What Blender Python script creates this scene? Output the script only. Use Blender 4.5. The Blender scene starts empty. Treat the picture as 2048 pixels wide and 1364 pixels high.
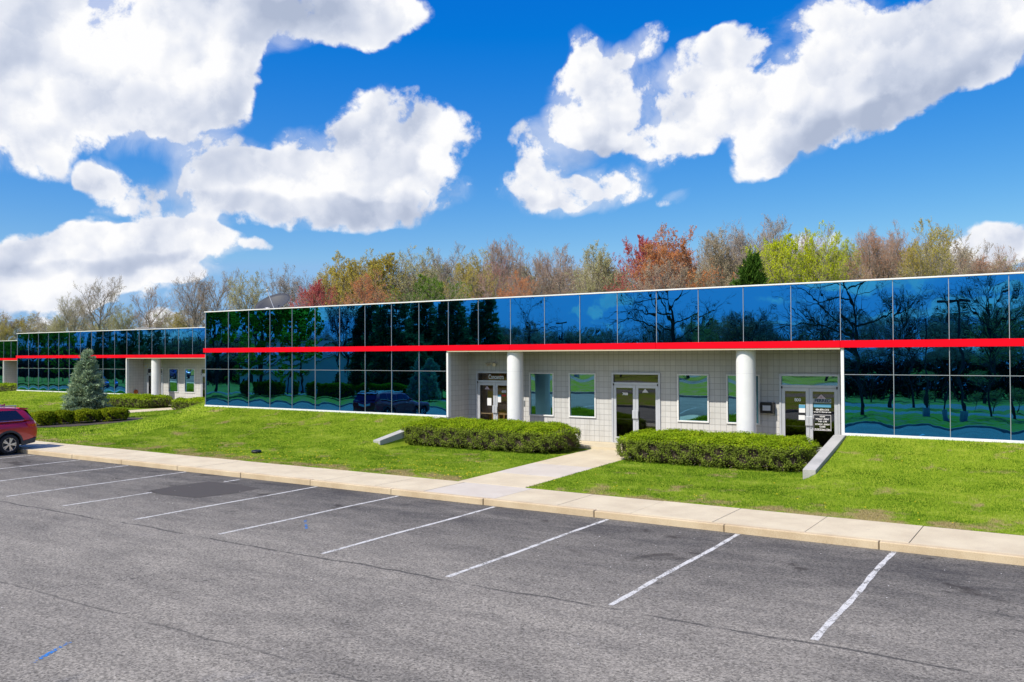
import bpy, math, random
import numpy as np
from mathutils import Vector, Matrix
random.seed(7); rng = np.random.default_rng(7)
SC = bpy.context.scene; COL = SC.collection
R = math.radians

# ------------------------------------------------------------ camera
F = 1714.84; YAW = .57820; PIT = .01512; ROL = -.00497; CAMZ = 3.672
fwd = Vector((-math.sin(YAW)*math.cos(PIT), math.cos(YAW)*math.cos(PIT), math.sin(PIT)))
rt0 = Vector((math.cos(YAW), math.sin(YAW), 0)); up0 = rt0.cross(fwd)
rt = rt0*math.cos(ROL)+up0*math.sin(ROL); upv = -rt0*math.sin(ROL)+up0*math.cos(ROL)
cd = bpy.data.cameras.new('camera'); cam = bpy.data.objects.new('camera', cd); COL.objects.link(cam)
cd.sensor_width = 36; cd.lens = F/2048*36; cd.clip_start = .1; cd.clip_end = 3000
m = Matrix((rt, upv, -fwd)).transposed().to_4x4(); m.translation = (0, 0, CAMZ); cam.matrix_world = m
SC.camera = cam

def ray(px, py):
    return fwd + rt*((px-1024)/F) + upv*((682-py)/F)
def at_depth(px, py, Y):
    d = ray(px, py); return Vector((0, 0, CAMZ)) + d*(Y/d.y)

# ------------------------------------------------------------ node helpers
class NT:
    def __init__(s, tree): s.t = tree; s.n = tree.nodes; s.l = tree.links
    def node(s, typ, **kw):
        n = s.n.new(typ)
        for k, v in kw.items():
            if k == 'ins':
                for a, b in v.items(): s.put(n, a, b)
            else: setattr(n, k, v)
        return n
    def put(s, n, key, val):
        sock = n.inputs[key]
        if isinstance(val, bpy.types.NodeSocket): s.l.new(val, sock)
        elif isinstance(val, bpy.types.Node): s.l.new(val.outputs[0], sock)
        else: sock.default_value = val
    def math(s, op, a, b=0.0, c=None, clamp=False):
        n = s.n.new('ShaderNodeMath'); n.operation = op; n.use_clamp = clamp
        s.put(n, 0, a); s.put(n, 1, b)
        if c is not None: s.put(n, 2, c)
        return n.outputs[0]
    def vmath(s, op, a, b=None, out=0):
        n = s.n.new('ShaderNodeVectorMath'); n.operation = op; s.put(n, 0, a)
        if b is not None: s.put(n, 1, b)
        return n.outputs[out]
    def ramp(s, fac, stops):
        n = s.n.new('ShaderNodeValToRGB'); s.put(n, 0, fac); e = n.color_ramp.elements
        while len(e) < len(stops): e.new(.5)
        for q, (p, c) in zip(e, stops):
            q.position = p; q.color = (c, c, c, 1) if isinstance(c, (int, float)) else (*c, 1)
        return n.outputs[0]
    def mix(s, f, a, b, typ='MIX'):
        n = s.n.new('ShaderNodeMix'); n.data_type = 'RGBA'; n.blend_type = typ
        s.put(n, 0, f)
        s.put(n, 6, (*a, 1) if isinstance(a, tuple) and len(a) == 3 else a)
        s.put(n, 7, (*b, 1) if isinstance(b, tuple) and len(b) == 3 else b)
        return n.outputs[2]
    def after(s, vec, x):
        """passes vec on unchanged, evaluated once x is known (keeps the shader stack small)"""
        n = s.n.new('ShaderNodeVectorMath'); n.operation = 'MULTIPLY_ADD'; s.put(n, 0, x); n.inputs[1].default_value = (1e-8,)*3; s.put(n, 2, vec); return n.outputs[0]
    def noise(s, vec, scale, detail=3, rough=.55, dist=0, out=0):
        n = s.n.new('ShaderNodeTexNoise'); s.put(n, 'Vector', vec)
        n.inputs['Scale'].default_value = scale; n.inputs['Detail'].default_value = detail
        n.inputs['Roughness'].default_value = rough; n.inputs['Distortion'].default_value = dist
        return n.outputs[out]
    def smooth(s, x, a, b):
        n = s.n.new('ShaderNodeMapRange'); n.interpolation_type = 'SMOOTHSTEP'
        s.put(n, 0, x); n.inputs[1].default_value = a; n.inputs[2].default_value = b
        return n.outputs[0]

# ------------------------------------------------------------ sun and sky
sun_to = Vector((-.34, -1.0, 1.25)).normalized()
SEL = math.asin(sun_to.z); SAZ = math.atan2(sun_to.x, sun_to.y)
sd = bpy.data.lights.new('sun', 'SUN'); sd.energy = 4.95; sd.angle = R(.53); sd.color = (1, .935, .83)
so = bpy.data.objects.new('sun', sd); COL.objects.link(so)
so.rotation_euler = sun_to.to_track_quat('Z', 'Y').to_euler()

CLOUDS = [  # px, py, rx, ry, angle, weight : main masses of cumulus by their direction
 (150,40,350,130,0,1.1),(330,140,170,120,0,1.0),(320,240,150,80,0,1.0),(100,170,150,120,0,.8),(590,10,250,85,0,1.3),(740,35,100,70,0,.9),
 (455,180,50,70,0,.7),(50,275,70,50,0,.6),(-150,100,260,220,0,1.0),(75,325,50,35,0,.3),(120,330,120,40,0,.3),
 (800,260,130,85,0,1.1),(690,330,190,90,0,1.0),(890,270,75,70,0,.8),(560,365,200,60,0,1.0),(445,325,85,55,0,1.0),(660,412,230,52,0,1.1),
 (380,400,120,45,0,.7),(205,355,50,38,0,.9),(240,410,70,22,0,.45),(900,370,70,45,0,.55),(300,360,90,30,0,.45),
 (110,495,170,48,0,1.0),(330,485,150,52,0,1.1),(60,560,220,40,0,.9),(250,550,190,40,0,.8),(430,500,100,40,0,.9),(400,560,90,26,0,.4),(525,497,32,18,0,.6),(-120,520,160,60,0,.8),(60,612,130,26,0,.7),(230,600,120,20,0,.5),(380,455,110,40,0,.7),(180,455,70,30,0,.6),
 (1165,85,40,60,15,.8),(1285,85,70,35,30,.8),(1170,190,75,90,20,1.0),(1130,285,115,70,10,1.1),(1085,380,115,56,0,1.2),(1215,370,110,50,0,1.1),(1215,130,60,60,0,.7),
 (1300,200,120,100,30,.78),(1350,280,110,60,20,.78),(1410,120,80,50,20,.75),(1430,225,110,80,20,.75),(1480,170,90,70,20,.65),
 (1570,245,120,85,25,1.1),(1690,175,190,105,25,1.2),(1850,95,220,100,25,1.2),(1650,45,130,70,20,1.0),(2020,30,160,100,20,1.1),(1510,320,75,40,20,.7),(1470,90,60,45,0,.6),
 (1350,398,48,18,20,.6),(1640,485,75,36,0,1.1),(1555,515,60,24,0,.7),(1975,500,90,42,0,1.2),(1200,540,60,26,0,.8),(330,655,50,30,0,.7),(90,650,70,22,0,.7),(960,560,60,25,0,.6),
]
CLOUDS += [(1970, 612, -190, 26, 0, .75), (1700, 628, -160, 16, 0, .6), (1560, 575, -70, 14, 0, .55), (1200, 590, -90, 16, 0, .6), (1420, 640, -150, 16, 0, .6), (650, 610, -90, 20, 0, .6), (2020, 560, -60, 12, 0, .5)]  # negative width: seen in the mirror glass, so on the side behind the camera
GREYS = [(580,20,270,75,0,.7),(620,425,250,34,-4,1.1),(820,415,130,36,0,.8),(825,290,70,75,0,.45),(230,190,150,50,0,.5),(150,90,170,40,0,.3),(1690,265,170,34,28,.8),(1890,165,180,36,25,.7),
 (1190,305,110,22,5,.6),(200,535,260,20,0,.7),(1130,225,60,40,0,.2),(1560,190,120,40,20,.25),(330,275,130,25,0,.3),(1080,400,90,16,0,.3)]
def build_world():
    w = bpy.data.worlds.new('World'); SC.world = w; w.use_nodes = True
    w.cycles.sampling_method = 'MANUAL'; w.cycles.sample_map_resolution = 256
    t = NT(w.node_tree); t.n.clear()
    tc = t.node('ShaderNodeTexCoord'); D = t.vmath('NORMALIZE', tc.outputs['Generated'])
    # slightly warp the directions so the masses do not read as ellipses
    wn = t.noise(D, 7, 4, .62, 0, 1)
    wv = t.node('ShaderNodeVectorMath', operation='MULTIPLY_ADD', ins={0: wn}); wv.inputs[1].default_value = (.07,)*3; wv.inputs[2].default_value = (-.035,)*3
    Dw = t.vmath('ADD', D, wv.outputs[0])
    def blobs(lst, acc):
        for px, py, rx, ry, an, wt in lst:
            c = ray(px, py).normalized()
            if rx < 0: rx = -rx; c.y = -c.y
            U = rt - c*rt.dot(c); U.normalize(); V = c.cross(U)
            if V.z < 0: V = -V
            a = R(an); U2 = U*math.cos(a)+V*math.sin(a); V2 = V*math.cos(a)-U*math.sin(a)
            M = Matrix((U2, V2, U2.cross(V2))).transposed()
            mp = t.node('ShaderNodeMapping', vector_type='TEXTURE'); t.put(mp, 0, Dw if acc is None else t.after(Dw, acc))
            mp.inputs['Location'].default_value = c; mp.inputs['Rotation'].default_value = M.to_euler('XYZ')
            mp.inputs['Scale'].default_value = (rx*1.10/F, ry*1.10/F, .6)
            l2 = t.vmath('DOT_PRODUCT', mp.outputs[0], mp.outputs[0], 1)
            v = t.math('MULTIPLY_ADD', l2, -wt, wt, True)
            acc = v if acc is None else t.math('ADD', acc, v)
        return acc
    acc0 = blobs(CLOUDS, None); acc = t.math('MINIMUM', acc0, 1.3)
    grey = t.math('SUBTRACT', blobs(GREYS, acc), acc)
    # scattered clouds over the half of the sky behind the camera
    sx = t.node('ShaderNodeSeparateXYZ', ins={0: t.after(D, grey)})
    back = t.smooth(sx.outputs[1], .12, -.25)
    fl = t.node('ShaderNodeMapping', ins={0: D}); fl.inputs['Scale'].default_value = (1, 1, 2.6)
    acc = t.math('ADD', acc, t.math('MULTIPLY', back, t.math('MULTIPLY', t.smooth(t.noise(fl.outputs[0], 2.6, 4, .55), .42, .58), .9)))
    n1 = t.noise(D, 10, 9, .62, .2)
    # cauliflower relief: two sizes of cells, their directions bent by fine noise
    fw = t.node('ShaderNodeVectorMath', operation='MULTIPLY_ADD', ins={0: t.noise(D, 22, 5, .65, 0, 1)}); fw.inputs[1].default_value = (.07,)*3; fw.inputs[2].default_value = (-.035,)*3
    Dp = t.vmath('ADD', D, fw.outputs[0])
    def puffs(v):
        n = t.node('ShaderNodeTexVoronoi', feature='F1', ins={'Vector': v, 'Scale': 21.0}); return t.math('SUBTRACT', .85, n.outputs['Distance'])
    p0 = puffs(Dp); p1 = puffs(t.vmath('ADD', Dp, (-.006, -.006, .014)))
    nn = t.math('ADD', t.math('MULTIPLY_ADD', n1, 6.4, -3.2), t.math('MULTIPLY_ADD', p0, .9, -.36))
    dens = t.math('ADD', t.math('SUBTRACT', acc, .42), t.math('MULTIPLY', nn, t.math('ADD', t.math('MULTIPLY', t.math('MINIMUM', acc, .6), .95), .04)))
    wisp = t.math('ADD', t.math('SUBTRACT', acc, .30), t.math('MULTIPLY', t.math('MULTIPLY_ADD', t.noise(t.vmath('ADD', Dw, (2, 0, 1)), 8, 9, .68, .6), 3.4, -1.7), t.math('MINIMUM', acc, .5)))
    alpha = t.math('MAXIMUM', t.smooth(dens, -.08, .36), t.math('MULTIPLY', t.smooth(wisp, .0, .9), .5))
    n3 = t.noise(D, 6, 4, .55, .2); n3b = t.noise(t.vmath('ADD', D, (-.012, -.012, .035)), 6, 4, .55, .2)
    relief = t.math('ADD', t.math('MULTIPLY', t.math('SUBTRACT', p0, p1), .55), t.math('MULTIPLY', t.math('SUBTRACT', n3, n3b), 3.0))
    thin = t.smooth(dens, .75, .1)
    shade = t.math('ADD', t.math('ADD', relief, .78), t.math('MULTIPLY', thin, .10))
    shade = t.math('SUBTRACT', shade, t.math('MULTIPLY', t.smooth(grey, .0, 1.0), .58), clamp=True)
    cc = t.ramp(shade, [(.0, (4.6, 5.3, 6.9)), (.4, (6.4, 7.0, 8.4)), (.75, (8.8, 9.1, 9.9)), (1, (10.6, 10.6, 10.7))])
    sky = t.node('ShaderNodeTexSky', sky_type='NISHITA', sun_disc=False, sun_elevation=SEL, sun_rotation=SAZ,
                 altitude=100, air_density=1.0, dust_density=.3, ozone_density=3.0)
    hs = t.node('ShaderNodeHueSaturation', ins={'Saturation': 1.40, 'Value': 1.12, 'Color': sky.outputs[0]}); hs.inputs['Hue'].default_value = .497
    # grading of the clear blue: deeper overhead, never yellow at the horizon
    sp = t.node('ShaderNodeSeparateColor', ins={0: hs.outputs[0]})
    r_ = t.math('MAXIMUM', t.math('MULTIPLY_ADD', sp.outputs[0], 1.15, -.33), .02); g_ = t.math('MULTIPLY', sp.outputs[1], 1.08)
    b_ = t.math('DIVIDE', t.math('POWER', t.math('MULTIPLY', sp.outputs[2], .09), .39), .095)
    r_ = t.math('MINIMUM', r_, t.math('MULTIPLY', b_, .33)); g_ = t.math('MINIMUM', g_, t.math('MULTIPLY', b_, .62))
    skyc = t.node('ShaderNodeCombineColor', ins={0: r_, 1: g_, 2: b_})
    col = t.mix(alpha, skyc.outputs[0], cc)
    bg = t.node('ShaderNodeBackground', ins={0: col, 1: .092})
    t.l.new(bg.outputs[0], t.node('ShaderNodeOutputWorld').inputs[0])
build_world()
SC.view_settings.view_transform = 'Standard'; SC.view_settings.look = 'None'
SC.view_settings.exposure = .03; SC.view_settings.gamma = 1
SC.cycles.max_bounces = 5; SC.cycles.diffuse_bounces = 1; SC.cycles.transparent_max_bounces = 12
SC.cycles.caustics_reflective = False; SC.cycles.caustics_refractive = False
SC.cycles.use_denoising = True

# ------------------------------------------------------------ materials
def new_mat(name):
    m = bpy.data.materials.new(name); m.use_nodes = True; t = NT(m.node_tree); t.n.clear()
    out = t.node('ShaderNodeOutputMaterial'); return m, t, out
def pbr(name, col, rough=.6, metal=0, spec=.5, var=0, vscale=4, bump=0, bscale=60, coat=0):
    m, t, out = new_mat(name)
    p = t.node('ShaderNodeBsdfPrincipled'); tc = t.node('ShaderNodeTexCoord').outputs['Object']
    c = col
    if var:
        n = t.noise(tc, vscale, 5, .6)
        c = t.mix(t.smooth(n, .3, .7), tuple(x*(1-var) for x in col), tuple(min(1, x*(1+var)) for x in col))
        t.put(p, 'Base Color', c)
    else: p.inputs['Base Color'].default_value = (*col, 1)
    p.inputs['Roughness'].default_value = rough; p.inputs['Metallic'].default_value = metal
    p.inputs['Specular IOR Level'].default_value = spec; p.inputs['Coat Weight'].default_value = coat
    if bump:
        b = t.node('ShaderNodeBump', ins={'Height': t.noise(tc, bscale, 4), 'Strength': bump, 'Distance': .01})
        t.put(p, 'Normal', b.outputs[0])
    t.l.new(p.outputs[0], out.inputs[0]); return m
def leaf_mat(name, stops, trans=.35, scale=1.5, fine=40, geo=True):
    """foliage: colour varies from clump to clump and from leaf to leaf"""
    m, t, out = new_mat(name)
    tc = t.node('ShaderNodeTexCoord').outputs['Object']
    f = t.math('ADD', t.math('MULTIPLY', t.noise(tc, scale, 3), .55), t.math('MULTIPLY', t.noise(tc, fine, 1), .45))
    c = t.ramp(t.math('MULTIPLY_ADD', t.math('SUBTRACT', f, .5), 2.6, .5, True), stops)
    a = t.node('ShaderNodeBsdfDiffuse', ins={0: c}); b = t.node('ShaderNodeBsdfTranslucent', ins={0: c})
    mx = t.node('ShaderNodeMixShader', ins={0: trans, 1: a.outputs[0], 2: b.outputs[0]})
    t.l.new(mx.outputs[0], out.inputs[0]); return m

def asphalt_mat():
    m, t, out = new_mat('asphalt'); P = t.node('ShaderNodeNewGeometry').outputs['Position']
    sx = t.node('ShaderNodeSeparateXYZ', ins={0: P}); X, Y = sx.outputs[0], sx.outputs[1]
    sp = t.noise(P, 24, 4, .95); vz = t.node('ShaderNodeTexVoronoi', ins={'Vector': P, 'Scale': 38.0}); sp2 = t.node('ShaderNodeSeparateColor', ins={0: vz.outputs['Color']}).outputs[0]
    speck = t.math('ADD', t.math('MULTIPLY', sp, .78), t.math('MULTIPLY', sp2, .22))
    st = t.node('ShaderNodeMapping', ins={0: P}); st.inputs['Scale'].default_value = (.35, 1, 1)
    big = t.noise(st.outputs[0], .55, 7, .68, .4); mid = t.noise(st.outputs[0], 2.2, 4, .6)
    wear = t.math('ADD', t.math('MULTIPLY', big, .6), t.math('MULTIPLY', mid, .4))
    # drive lane is polished lighter, stalls beside the kerb stay dark
    lane = t.smooth(t.math('ADD', Y, t.math('MULTIPLY_ADD', big, 5, -2.5)), 16.8, 10.2)
    f = t.math('ADD', t.math('MULTIPLY', lane, .52), t.math('MULTIPLY_ADD', wear, 2.1, -.80), clamp=True)
    base = t.mix(f, (.068, .064, .060), (.275, .252, .212))
    br = t.math('MAXIMUM', t.math('MULTIPLY_ADD', speck, 3.7, -.85), .25)
    c = t.mix(1, base, t.node('ShaderNodeCombineColor', ins={0: br, 1: br, 2: br}).outputs[0], 'MULTIPLY')
    # oil stains in the stalls
    oil = t.math('MULTIPLY', t.smooth(t.noise(P, .9, 4, .6, .6), .60, .70), t.smooth(Y, 13.0, 15.0))
    c = t.mix(t.math('MULTIPLY', oil, .7), c, (.030, .024, .020))
    pale = t.smooth(t.noise(st.outputs[0], .8, 5, .65, .5), .64, .74)
    c = t.mix(t.math('MULTIPLY', pale, .28), c, (.30, .28, .26))
    # seams between paving passes
    wob = t.math('MULTIPLY_ADD', t.noise(P, .5, 7, .7), .42, -.21)
    for y0, wd, amt in ((11.15, .05, .75), (7.2, .04, .5), (3.6, .06, .7), (-1.2, .05, .6)):
        dd = t.math('ABSOLUTE', t.math('SUBTRACT', Y, t.math('ADD', wob, y0)))
        msk = t.math('MULTIPLY', t.smooth(dd, wd, wd*.2), t.smooth(t.noise(P, .7, 5, .7), .38, .52))
        c = t.mix(t.math('MULTIPLY', msk, amt), c, (.035, .034, .034))
    # a few hairline cracks
    vo = t.node('ShaderNodeTexVoronoi', feature='DISTANCE_TO_EDGE', ins={'Vector': t.vmath('ADD', P, t.vmath('SCALE', t.noise(P, 1.3, 5, .7, 0, 1), None)), 'Scale': .16})
    vo.inputs['Vector'].links[0].from_node.inputs[1].links[0].from_node.inputs[3].default_value = 1.6
    ck = t.math('MULTIPLY', t.smooth(vo.outputs[0], .006, .001), t.smooth(t.noise(P, .5, 3), .5, .6))
    c = t.mix(t.math('MULTIPLY', ck, .55), c, (.03, .03, .03))
    p = t.node('ShaderNodeBsdfPrincipled', ins={'Base Color': c, 'Roughness': .92, 'Specular IOR Level': .25})
    b = t.node('ShaderNodeBump', ins={'Height': speck, 'Strength': .30, 'Distance': .006}); t.put(p, 'Normal', b.outputs[0])
    t.l.new(p.outputs[0], out.inputs[0]); return m
def patch_mat():
    m, t, out = new_mat('fresh_asphalt'); P = t.node('ShaderNodeNewGeometry').outputs['Position']
    c = t.mix(t.noise(P, 40, 3, .8), (.040, .034, .029), (.095, .083, .070))
    t.l.new(t.node('ShaderNodeBsdfPrincipled', ins={'Base Color': c, 'Roughness': .9}).outputs[0], out.inputs[0]); return m
def paint_mat(name, col, lo=.36, hi=.46):
    m, t, out = new_mat(name); P = t.node('ShaderNodeNewGeometry').outputs['Position']
    n = t.math('ADD', t.math('MULTIPLY', t.noise(P, 26, 4, .7), .6), t.math('MULTIPLY', t.noise(P, 3.2, 4, .6), .4))
    f = t.smooth(n, lo, hi)
    p = t.node('ShaderNodeBsdfPrincipled', ins={'Base Color': t.mix(t.noise(P, 9, 4), tuple(x*.86 for x in col), col), 'Roughness': .8})
    tr = t.node('ShaderNodeBsdfTransparent')
    mx = t.node('ShaderNodeMixShader', ins={0: f, 1: tr.outputs[0], 2: p.outputs[0]})
    t.l.new(mx.outputs[0], out.inputs[0]); return m
def concrete_mat(name, a, b, crack=False):
    m, t, out = new_mat(name); P = t.node('ShaderNodeNewGeometry').outputs['Position']
    f = t.math('ADD', t.math('MULTIPLY', t.noise(P, 1.1, 5, .6), .55), t.math('MULTIPLY', t.noise(P, 55, 3, .7), .45))
    c = t.mix(t.smooth(f, .35, .65), a, b)
    st = t.smooth(t.noise(P, 3.1, 6, .7, .5), .62, .72); c = t.mix(t.math('MULTIPLY', st, .3), c, tuple(x*.55 for x in a))
    p = t.node('ShaderNodeBsdfPrincipled', ins={'Base Color': c, 'Roughness': .88, 'Specular IOR Level': .3})
    bp = t.node('ShaderNodeBump', ins={'Height': t.noise(P, 60, 4), 'Strength': .25, 'Distance': .004}); t.put(p, 'Normal', bp.outputs[0])
    t.l.new(p.outputs[0], out.inputs[0]); return m
def soil_grass_mat():
    m, t, out = new_mat('lawn'); P = t.node('ShaderNodeNewGeometry').outputs['Position']
    sx = t.node('ShaderNodeSeparateXYZ', ins={0: P}); Y = sx.outputs[1]
    f = t.math('ADD', t.math('MULTIPLY', t.noise(P, 1.2, 5, .65), .5), t.math('MULTIPLY', t.noise(P, 24, 3, .7), .5))
    c = t.ramp(t.math('MULTIPLY_ADD', t.math('SUBTRACT', f, .5), 2.5, .5, True), [(0, (.11, .19, .012)), (.5, (.22, .31, .022)), (1, (.34, .38, .05))])
    dry = t.math('ADD', t.noise(P, 1.0, 6, .65, .3), t.math('MULTIPLY', t.smooth(Y, 21.0, 19.1), .12))
    c = t.mix(t.math('MULTIPLY', t.smooth(dry, .57, .70), .9), c, (.34, .26, .13))
    p = t.node('ShaderNodeBsdfDiffuse', ins={0: c})
    t.l.new(p.outputs[0], out.inputs[0]); return m
def blade_mat():
    m, t, out = new_mat('grass_blades'); P = t.node('ShaderNodeNewGeometry').outputs['Position']
    sx = t.node('ShaderNodeSeparateXYZ', ins={0: P}); Y = sx.outputs[1]
    st = t.node('ShaderNodeMapping', ins={0: P}); st.inputs['Scale'].default_value = (.5, 1, 1)
    f = t.math('ADD', t.math('MULTIPLY', t.noise(st.outputs[0], 1.1, 6, .75), .7), t.math('MULTIPLY', t.noise(P, 14, 2, .7), .3))
    c = t.ramp(t.math('MULTIPLY_ADD', t.math('SUBTRACT', f, .5), 4.2, .5, True),
               [(0, (.05, .13, .010)), (.35, (.15, .29, .02)), (.66, (.29, .43, .035)), (1, (.54, .60, .13))])
    dry = t.math('ADD', t.noise(P, 1.0, 6, .65, .3), t.math('MULTIPLY', t.smooth(Y, 21.0, 19.1), .12))
    c = t.mix(t.math('MULTIPLY', t.smooth(dry, .57, .70), .85), c, (.47, .37, .18))
    a = t.node('ShaderNodeBsdfDiffuse', ins={0: c}); b = t.node('ShaderNodeBsdfTranslucent', ins={0: c})
    t.l.new(t.node('ShaderNodeMixShader', ins={0: .4, 1: a.outputs[0], 2: b.outputs[0]}).outputs[0], out.inputs[0]); return m
def block_mat():
    m, t, out = new_mat('scored_block'); P = t.node('ShaderNodeNewGeometry').outputs['Position']
    sx = t.node('ShaderNodeSeparateXYZ', ins={0: P})
    v = t.node('ShaderNodeCombineXYZ', ins={0: t.math('ADD', sx.outputs[0], sx.outputs[1]), 1: t.math('SUBTRACT', sx.outputs[2], .38)})
    b = t.node('ShaderNodeTexBrick', offset=0, squash=1, ins={'Vector': v.outputs[0], 'Scale': 1.0, 'Mortar Size': .0055, 'Mortar Smooth': .15, 'Brick Width': .2035, 'Row Height': .2035, 'Bias': 0.0})
    b.inputs['Color1'].default_value = (.56, .555, .53, 1); b.inputs['Color2'].default_value = (.61, .605, .58, 1); b.inputs['Mortar'].default_value = (.30, .295, .28, 1)
    sm = t.node('ShaderNodeMapping', ins={0: P}); sm.inputs['Scale'].default_value = (3, 3, .35)
    c = t.mix(t.math('MULTIPLY', t.noise(P, 3, 5), .22), b.outputs[0], (.42, .40, .37))
    c = t.mix(t.math('MULTIPLY', t.smooth(t.noise(sm.outputs[0], 1.6, 5, .6), .52, .72), .28), c, (.36, .34, .30))
    p = t.node('ShaderNodeBsdfPrincipled', ins={'Base Color': c, 'Roughness': .75})
    h = t.math('SUBTRACT', t.math('MULTIPLY', t.noise(P, 70, 3), .25), b.outputs['Fac'])
    bp = t.node('ShaderNodeBump', ins={'Height': h, 'Strength': .6, 'Distance': .008}); t.put(p, 'Normal', bp.outputs[0])
    t.l.new(p.outputs[0], out.inputs[0]); return m
def curtain_glass():
    m, t, out = new_mat('blue_mirror_glass'); P = t.node('ShaderNodeNewGeometry').outputs['Position']
    sx = t.node('ShaderNodeMapping', ins={0: P}); sx.inputs['Scale'].default_value = (1, 1, .55)
    h = t.math('ADD', t.math('MULTIPLY', t.noise(sx.outputs[0], 1.5, 2, .5), 1.0), t.math('MULTIPLY', t.noise(sx.outputs[0], 5, 1, .5), .05))
    bp = t.node('ShaderNodeBump', ins={'Height': h, 'Strength': .35, 'Distance': .006})
    g = t.node('ShaderNodeBsdfGlossy', ins={0: (.020, .265, .54, 1), 'Roughness': .004, 'Normal': bp.outputs[0]})
    d = t.node('ShaderNodeBsdfGlossy', ins={0: (.75, .80, .85, 1), 'Roughness': .004, 'Normal': bp.outputs[0]})
    lw = t.node('ShaderNodeFresnel', ins={0: 1.25})
    mx = t.node('ShaderNodeMixShader', ins={0: lw.outputs[0], 1: g.outputs[0], 2: d.outputs[0]})
    t.l.new(mx.outputs[0], out.inputs[0]); return m
def clear_glass(name, tint, refl, f):
    m, t, out = new_mat(name); P = t.node('ShaderNodeNewGeometry').outputs['Position']
    bp = t.node('ShaderNodeBump', ins={'Height': t.noise(P, 1.1, 1, .4), 'Strength': .22, 'Distance': .008})
    g = t.node('ShaderNodeBsdfGlossy', ins={0: (*refl, 1), 'Roughness': .01, 'Normal': bp.outputs[0]})
    tr = t.node('ShaderNodeBsdfTransparent', ins={0: (*tint, 1)})
    t.l.new(t.node('ShaderNodeMixShader', ins={0: f, 1: tr.outputs[0], 2: g.outputs[0]}).outputs[0], out.inputs[0]); return m

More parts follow.
